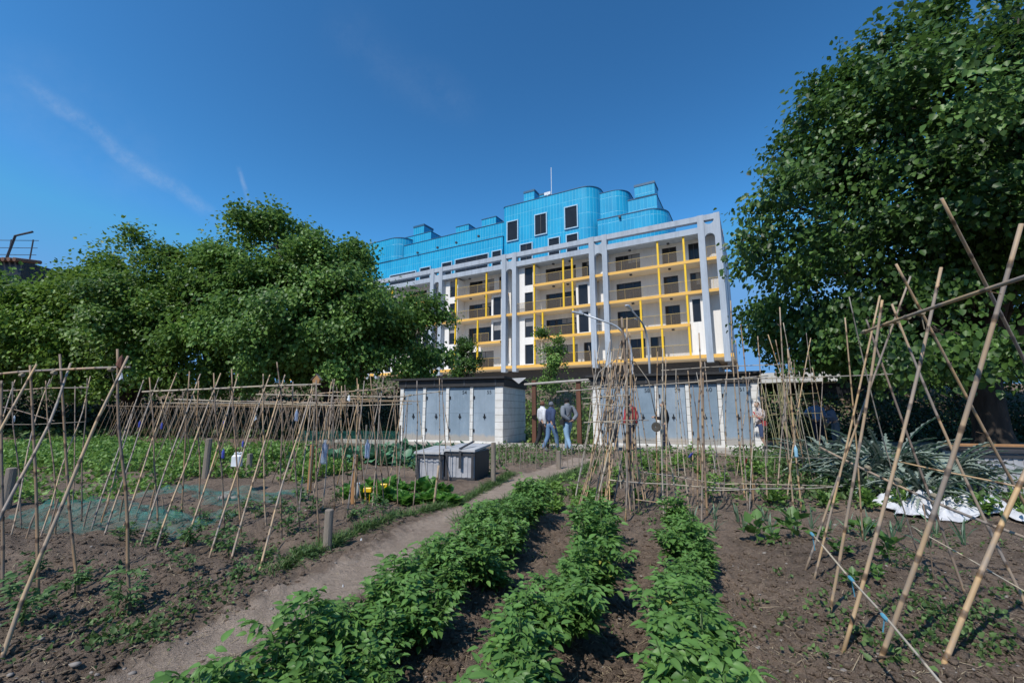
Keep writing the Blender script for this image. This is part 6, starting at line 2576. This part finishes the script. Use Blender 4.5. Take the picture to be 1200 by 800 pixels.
def rag(label, p, s, mat):
    g = G()
    rr_ = [random.uniform(.7, 1.2) for _ in range(8)]
    vs = [(0, 0, .02 * s)]
    for q_, zz in ((.5, -.03), (1.0, -.16)):
        for k in range(8):
            a = 2 * math.pi * k / 8
            vs.append((q_ * .05 * s * rr_[k] * math.cos(a), q_ * .05 * s * rr_[k] * math.sin(a), zz * s * rr_[(k + 3) % 8]))
    fs = [(0, 1 + k, 1 + (k + 1) % 8) for k in range(8)] + [(1 + k, 9 + k, 9 + (k + 1) % 8, 1 + (k + 1) % 8) for k in range(8)] + [tuple(range(16, 8, -1))]
    g.add(vs, fs)
    o = g.build('cloth_rag', M[mat], None)
    o.location = p
    tag(o, label, 'rag')


rag('small white rag tied where the tall near cane meets its crossbar', far(142, 436, 3.1), .34, 'whitep')
rag('white rag knotted on a cane right of the white jug', far(299, 486, 5.6), .45, 'whitep')
rag('white scrap of plastic hanging from the crossbar near the shed', far(409, 463, 6.3), .5, 'whitep')
rag('dry brown scrap caught on the tallest near left cane', far(143, 417, 3.12), .5, 'wood_brown')
p = gb(423, 637)
rag('scrap of white paper lying at the edge of the path', (p.x, p.y, p.z + .02), .3, 'whitep')
p = gb(402, 684)
rag('torn pale scrap lying in the middle of the dirt path', (p.x, p.y, p.z + .02), .3, 'bin_lid')
for (px, py, s) in ((268, 584, .09), (262, 588, .07), (274, 587, .06)):
    p = gb(px, py)
    V = bv * (1 + rng.normal(0, .12, (len(bv), 1))) * np.array([1.3, 1, .7]) * s
    o = link('stone', raw_mesh('stone', V, bf), M['stone'])
    o.location = (p.x, p.y, p.z + s * .3)
    tag(o, 'pale stone lying on the soil behind the leaning canes', 'stone', 'pale stones in the left bed')
# ------------------------------------------------------------------ people
def person(label, x, y, face, H, cols, stride=.0, arms=('down', 'down'), hair='short', bow=0.0, bag=None, sleeves=True, skirt=False, hood=False, z=None, hairm=None):
    """face: heading in degrees (0 looks away from the camera, 90 to the right). cols: top, trousers, shoes, hair"""
    k = H / 1.75
    J = {}
    b = bow
    J['pelvis'] = (0, 0, .96)
    J['waist'] = (0, .02 + .04 * b, 1.10)
    J['chest'] = (0, .02 + .16 * b, 1.30 - .03 * b)
    J['neckb'] = (0, .01 + .26 * b, 1.455 - .08 * b)
    J['neck'] = (0, .03 + .31 * b, 1.52 - .10 * b)
    J['head'] = (0, .05 + .36 * b, 1.61 - .13 * b)
    J['crown'] = (0, .045 + .40 * b, 1.69 - .15 * b)
    for s, sg in (('l', -1), ('r', 1)):
        st = stride * sg
        J['hip' + s] = (.095 * sg, st * .08, .90)
        J['knee' + s] = (.10 * sg, st * .55 + (.05 if stride else .01), .50)
        J['ankle' + s] = (.10 * sg, st * 1.0 - (.06 if st < 0 else 0), .10 + (.05 if st < 0 else 0))
        J['toe' + s] = (.115 * sg, st * 1.0 + .16 - (.07 if st < 0 else 0), .035)
        J['sho' + s] = (.175 * sg, .0 + .24 * b, 1.415 - .07 * b)
        mode = arms[0 if s == 'l' else 1]
        if mode == 'down':
            J['elb' + s] = (.235 * sg, -.03 + .24 * b - st * .25, 1.14 - .04 * b)
            J['wri' + s] = (.235 * sg, .05 + .28 * b - st * .4, .91)
            hd = Vector((0, .25, -1))
        elif mode == 'back':
            J['elb' + s] = (.27 * sg, -.12, 1.16)
            J['wri' + s] = (.06 * sg, -.19, 1.00)
            hd = Vector((-sg * 1, -.1, -.3))
        elif mode == 'fwd':
            J['elb' + s] = (.24 * sg, .06 + .2 * b, 1.15)
            J['wri' + s] = (.12 * sg, .30 + .2 * b, 1.18)
            hd = Vector((-sg * .3, 1, .1))
        else:   # 'hip'
            J['elb' + s] = (.36 * sg, -.06 + .2 * b, 1.17)
            J['wri' + s] = (.21 * sg, .08 + .1 * b, 1.03)
            hd = Vector((-sg * .6, .8, -.5))
        hd.normalize()
        w_ = Vector(J['wri' + s])
        J['palm' + s] = tuple(w_ + hd * .075)
        side = hd.cross(Vector((sg, 0, 0)))
        if side.length < .2:
            side = hd.cross(Vector((0, 1, 0)))
        side.normalize()
        for q in range(4):
            base = Vector(J['palm' + s]) + side * (.026 - .0175 * q)
            L = (.060, .070, .065, .050)[q]
            J['f%d%s' % (q, s)] = tuple(base + hd * L * .5)
            curl = Vector((-sg, 0, 0)) * .02
            J['g%d%s' % (q, s)] = tuple(base + hd * L + curl)
        J['t0' + s] = tuple(w_ + hd * .045 + side * .045)
        J['t1' + s] = tuple(w_ + hd * .085 + side * .058)
    bones = [('pelvis', 'waist', 'torso'), ('waist', 'chest', 'torso'), ('chest', 'neckb', 'torso'), ('neckb', 'neck', 'neck'), ('neck', 'head', 'head'), ('head', 'crown', 'head')]
    rad = {'pelvis': (.155, .115), 'waist': (.145, .105), 'chest': (.165, .12), 'neckb': (.075, .07), 'neck': (.055, .056), 'head': (.082, .098), 'crown': (.062, .076)}
    for s in 'lr':
        bones += [('pelvis', 'hip' + s, 'pants'), ('hip' + s, 'knee' + s, 'pants'), ('knee' + s, 'ankle' + s, 'shin'), ('ankle' + s, 'toe' + s, 'foot'),
                  ('chest', 'sho' + s, 'torso'), ('sho' + s, 'elb' + s, 'uparm'), ('elb' + s, 'wri' + s, 'forearm'), ('wri' + s, 'palm' + s, 'hand'),
                  ('wri' + s, 't0' + s, 'hand'), ('t0' + s, 't1' + s, 'hand')]
        rad.update({'hip' + s: (.098, .10), 'knee' + s: (.066, .066), 'ankle' + s: (.045, .048), 'toe' + s: (.042, .032), 'sho' + s: (.066, .066), 'elb' + s: (.046, .046),
                    'wri' + s: (.030, .028), 'palm' + s: (.036, .018), 't0' + s: (.013, .013), 't1' + s: (.010, .010)})
        for q in range(4):
            bones += [('palm' + s, 'f%d%s' % (q, s), 'hand'), ('f%d%s' % (q, s), 'g%d%s' % (q, s), 'hand')]
            rad['f%d%s' % (q, s)] = (.010, .010)
            rad['g%d%s' % (q, s)] = (.008, .008)
    names = list(J)
    me = bpy.data.meshes.new('body_skeleton')
    bm = bmesh.new()
    lay = bm.verts.layers.skin.verify()
    vv = {}
    for n_ in names:
        v = bm.verts.new(Vector(J[n_]) * k)
        v[lay].radius = (rad[n_][0] * k, rad[n_][1] * k)
        v[lay].use_root = (n_ == 'pelvis')
        vv[n_] = v
    for a, c, _ in bones:
        bm.edges.new((vv[a], vv[c]))
    bm.to_mesh(me)
    bm.free()
    o = bpy.data.objects.new('body_tmp', me)
    COL.objects.link(o)
    sk = o.modifiers.new('skin', 'SKIN')
    sk.branch_smoothing = .6
    ss = o.modifiers.new('sub', 'SUBSURF')
    ss.levels = 1
    ss.render_levels = 1
    dg = bpy.context.evaluated_depsgraph_get()
    body = bpy.data.meshes.new_from_object(o.evaluated_get(dg))
    bpy.data.objects.remove(o)
    body.materials.clear()
    # which bone each vertex follows
    V = np.array([v.co[:] for v in body.vertices])
    best = np.full(len(V), 1e9)
    lab = np.zeros(len(V), int)
    kinds = ['torso', 'neck', 'head', 'pants', 'shin', 'foot', 'uparm', 'forearm', 'hand']
    for a, c, kd in bones:
        A, B = np.array(J[a]) * k, np.array(J[c]) * k
        d = B - A
        t = np.clip(((V - A) @ d) / (d @ d), 0, 1)
        dist = np.linalg.norm(V - A - t[:, None] * d, axis=1) / ((rad[a][0] + rad[c][0]) * .5)
        m_ = dist < best
        best[m_] = dist[m_]
        lab[m_] = kinds.index(kd)
    hc = np.array(J['head']) * k
    # nose, brow and chin drawn out of the head; ears
    rel = (V - hc) / k
    hd_ = lab == 2
    nose = hd_ & (rel[:, 1] > .03)
    V[:, 1] += np.where(nose, .035 * k * np.exp(-(rel[:, 0] / .016) ** 2 - ((rel[:, 2] + .005) / .022) ** 2), 0)
    V[:, 1] += np.where(nose, .012 * k * np.exp(-(rel[:, 0] / .03) ** 2 - ((rel[:, 2] + .075) / .02) ** 2), 0)
    V[:, 1] -= np.where(nose, .010 * k * np.exp(-((np.abs(rel[:, 0]) - .032) / .014) ** 2 - ((rel[:, 2] - .018) / .014) ** 2), 0)
    V[:, 0] += np.where(hd_, np.sign(rel[:, 0]) * .018 * k * np.exp(-((np.abs(rel[:, 0]) - .08) / .03) ** 2 - ((rel[:, 1] + .01) / .022) ** 2 - ((rel[:, 2] + .0) / .03) ** 2), 0)
    body.vertices.foreach_set('co', np.ascontiguousarray(V, dtype=np.float32).ravel())
    body.polygons.foreach_set('use_smooth', [True] * len(body.polygons))
    body.update()
    if z is None:
        z = hz(x, y)
    t = thing('person', label, 'person', (x, y, z - .005), -R(face))
    bo = link('body', body, M['skin'], t)
    # eyes: two dark beads set into the face (part of the body mesh would be lost under hair at this size)
    top, pants, shoes, hairc = cols

    def garment(name, sel, off, mt, par):
        fs = [f.vertices[:] for f in body.polygons if all(sel[v] for v in f.vertices)]
        used = sorted({v for f in fs for v in f})
        idx = {v: i for i, v in enumerate(used)}
        nrm = np.array([body.vertices[v].normal[:] for v in used])
        VV = V[used] + nrm * off * k
        m2 = bpy.data.meshes.new(name)
        m2.from_pydata([tuple(p) for p in VV], [], [tuple(idx[v] for v in f) for f in fs])
        m2.polygons.foreach_set('use_smooth', [True] * len(fs))
        m2.update()
        q = link(name, m2, mt, par)
        s2 = q.modifiers.new('cloth', 'SOLIDIFY')
        s2.thickness = .006 * k
        s2.offset = 1
        return q
    rz_ = V[:, 2] / k
    tor = (lab == 0) & (rz_ > .88)
    sh = tor | (lab == 6) | (lab == 1) & (rz_ < J['neckb'][2] + .01)
    if sleeves:
        sh = sh | (lab == 7)
    else:
        pass
    pan = (lab == 3) | ((lab == 4) & (not skirt)) | ((lab == 0) & (rz_ < .99))
    garment('trousers' if not skirt else 'skirt', pan, .010, pants, t)
    garment('jacket' if sleeves else 'shirt', sh, .020, top, t)
    garment('shoe', (lab == 5) & (V[:, 0] < 0), .008, shoes, t)
    garment('shoe', (lab == 5) & (V[:, 0] > 0), .008, shoes, t)
    rel = (V - hc) / k
    if hood:
        garment('hood', (lab == 2) & ((rel[:, 1] < .05) | (rel[:, 2] > .07)) | (lab == 1), .026, hairc, t)
    elif hair == 'long':
        garment('hair', ((lab == 2) & ((rel[:, 1] < .035) | (rel[:, 2] > .05) | (np.abs(rel[:, 0]) > .07))) | ((lab == 1) & (rel[:, 1] < .01)), .030, hairc, t)
    else:
        garment('hair', (lab == 2) & ((rel[:, 2] > .06) | ((rel[:, 1] < .02) & (rel[:, 2] > -.05))), .014, hairc, t)
    if bag:
        g = G()
        pts = [Vector((.13, -.04, 1.44)), Vector((.07, -.135, 1.36)), Vector((-.05, -.155, 1.18)), Vector((-.17, -.08, 1.03)), Vector((-.175, .05, 1.02)), Vector((-.05, .16, 1.2)), Vector((.08, .14, 1.36)), Vector((.13, .04, 1.44)), Vector((.13, -.04, 1.44))]
        g.tube([p * k for p in pts], .022 * k, 6, flat=.4)
        g.build('bag_strap', bag, t)
        g = G()
        g.bbox(-.26 * k, -.175 * k, -.10 * k, .08 * k, .86 * k, 1.03 * k, .02)
        g.build('bag', bag, t)
    return t


def cloth(name, c):
    return pmat(name, c, tuple(x * .78 for x in c), scale=9, rough=.9)


WHITE = cloth('white cotton', (.72, .72, .74))
NAVY = cloth('navy cloth', (.045, .07, .15))
JEAN = cloth('blue denim', (.13, .23, .38))
LJEAN = cloth('light denim', (.26, .40, .55))
GREY = cloth('grey cotton', (.20, .22, .25))
BLACK = cloth('black cloth', (.018, .018, .022))
DKBLUE = cloth('dark blue trousers', (.022, .028, .055))
SHOEW = cloth('pale shoe', (.6, .6, .6))
SHOED = cloth('dark shoe', (.03, .028, .028))
HBROWN = cloth('brown hair', (.10, .05, .03))
HRED = cloth('reddish hair', (.16, .07, .04))
HBLACK = cloth('black hair', (.015, .013, .012))
HGREY = cloth('grey hood', (.16, .17, .20))
SKY = cloth('pale blue shirt', (.22, .38, .62))
PLAID = cloth('blue grey shirt', (.20, .25, .36))
REDC = cloth('red cloth', (.5, .05, .06))
PATT = pmat('patterned blouse', (.75, .72, .70), (.20, .12, .12), scale=22, rough=.9)
LEATHER = cloth('black leather', (.02, .02, .022))


def at(px, py):
    p = gnd(px, py)
    return p.x, p.y


x, y = at(636, 527)
person('person with reddish hair in a white jacket and black trousers', x, y + .15, 62, 1.68, (WHITE, BLACK, SHOED, HRED), .16, hair='long')
x, y = at(646, 529)
person('person in a navy jacket, grey hood, jeans and white shoes between the sheds', x, y, 58, 1.66, (NAVY, JEAN, SHOEW, HGREY), .2, hood=True)
x, y = at(666, 531)
person('man in a grey top and light jeans, black strap across his back', x, y, -28, 1.76, (GREY, LJEAN, SHOEW, HBLACK), .24, arms=('back', 'back'), bag=LEATHER)
x, y = at(718, 529)
person('person in jeans and grey top half hidden behind the left canes of the tepee', x, y, 20, 1.72, (GREY, JEAN, SHOEW, HBROWN), .1)
x, y = at(741, 530)
person('person in a red top and dark blue trousers half hidden behind the tepee poles', x, y, -35, 1.72, (REDC, DKBLUE, SHOED, HBLACK), .12)
x, y = at(781, 529)
person('woman in a black cardigan with brown hair in front of the doors', x, y, -60, 1.66, (BLACK, DKBLUE, SHOED, HRED), .1, hair='long', arms=('fwd', 'down'))
x, y = at(892, 527)
person('person in a patterned white blouse and dark skirt, with a red bag', x, y, -115, 1.68, (PATT, NAVY, SHOED, HBROWN), .04, hair='long', sleeves=False, skirt=True, arms=('fwd', 'fwd'), bag=REDC)
x, y = at(961, 523)
person('standing man in a pale blue shirt and navy trousers under the right tree', x, y, -150, 1.78, (SKY, DKBLUE, SHOED, HGREY), .03, sleeves=False, arms=('down', 'hip'))
x, y = at(978, 524)
person('person in a blue grey shirt bending forward beside the man in pale blue', x, y - .2, -75, 1.68, (PLAID, GREY, SHOED, HBROWN), .05, sleeves=True, bow=.55, arms=('fwd', 'down'))
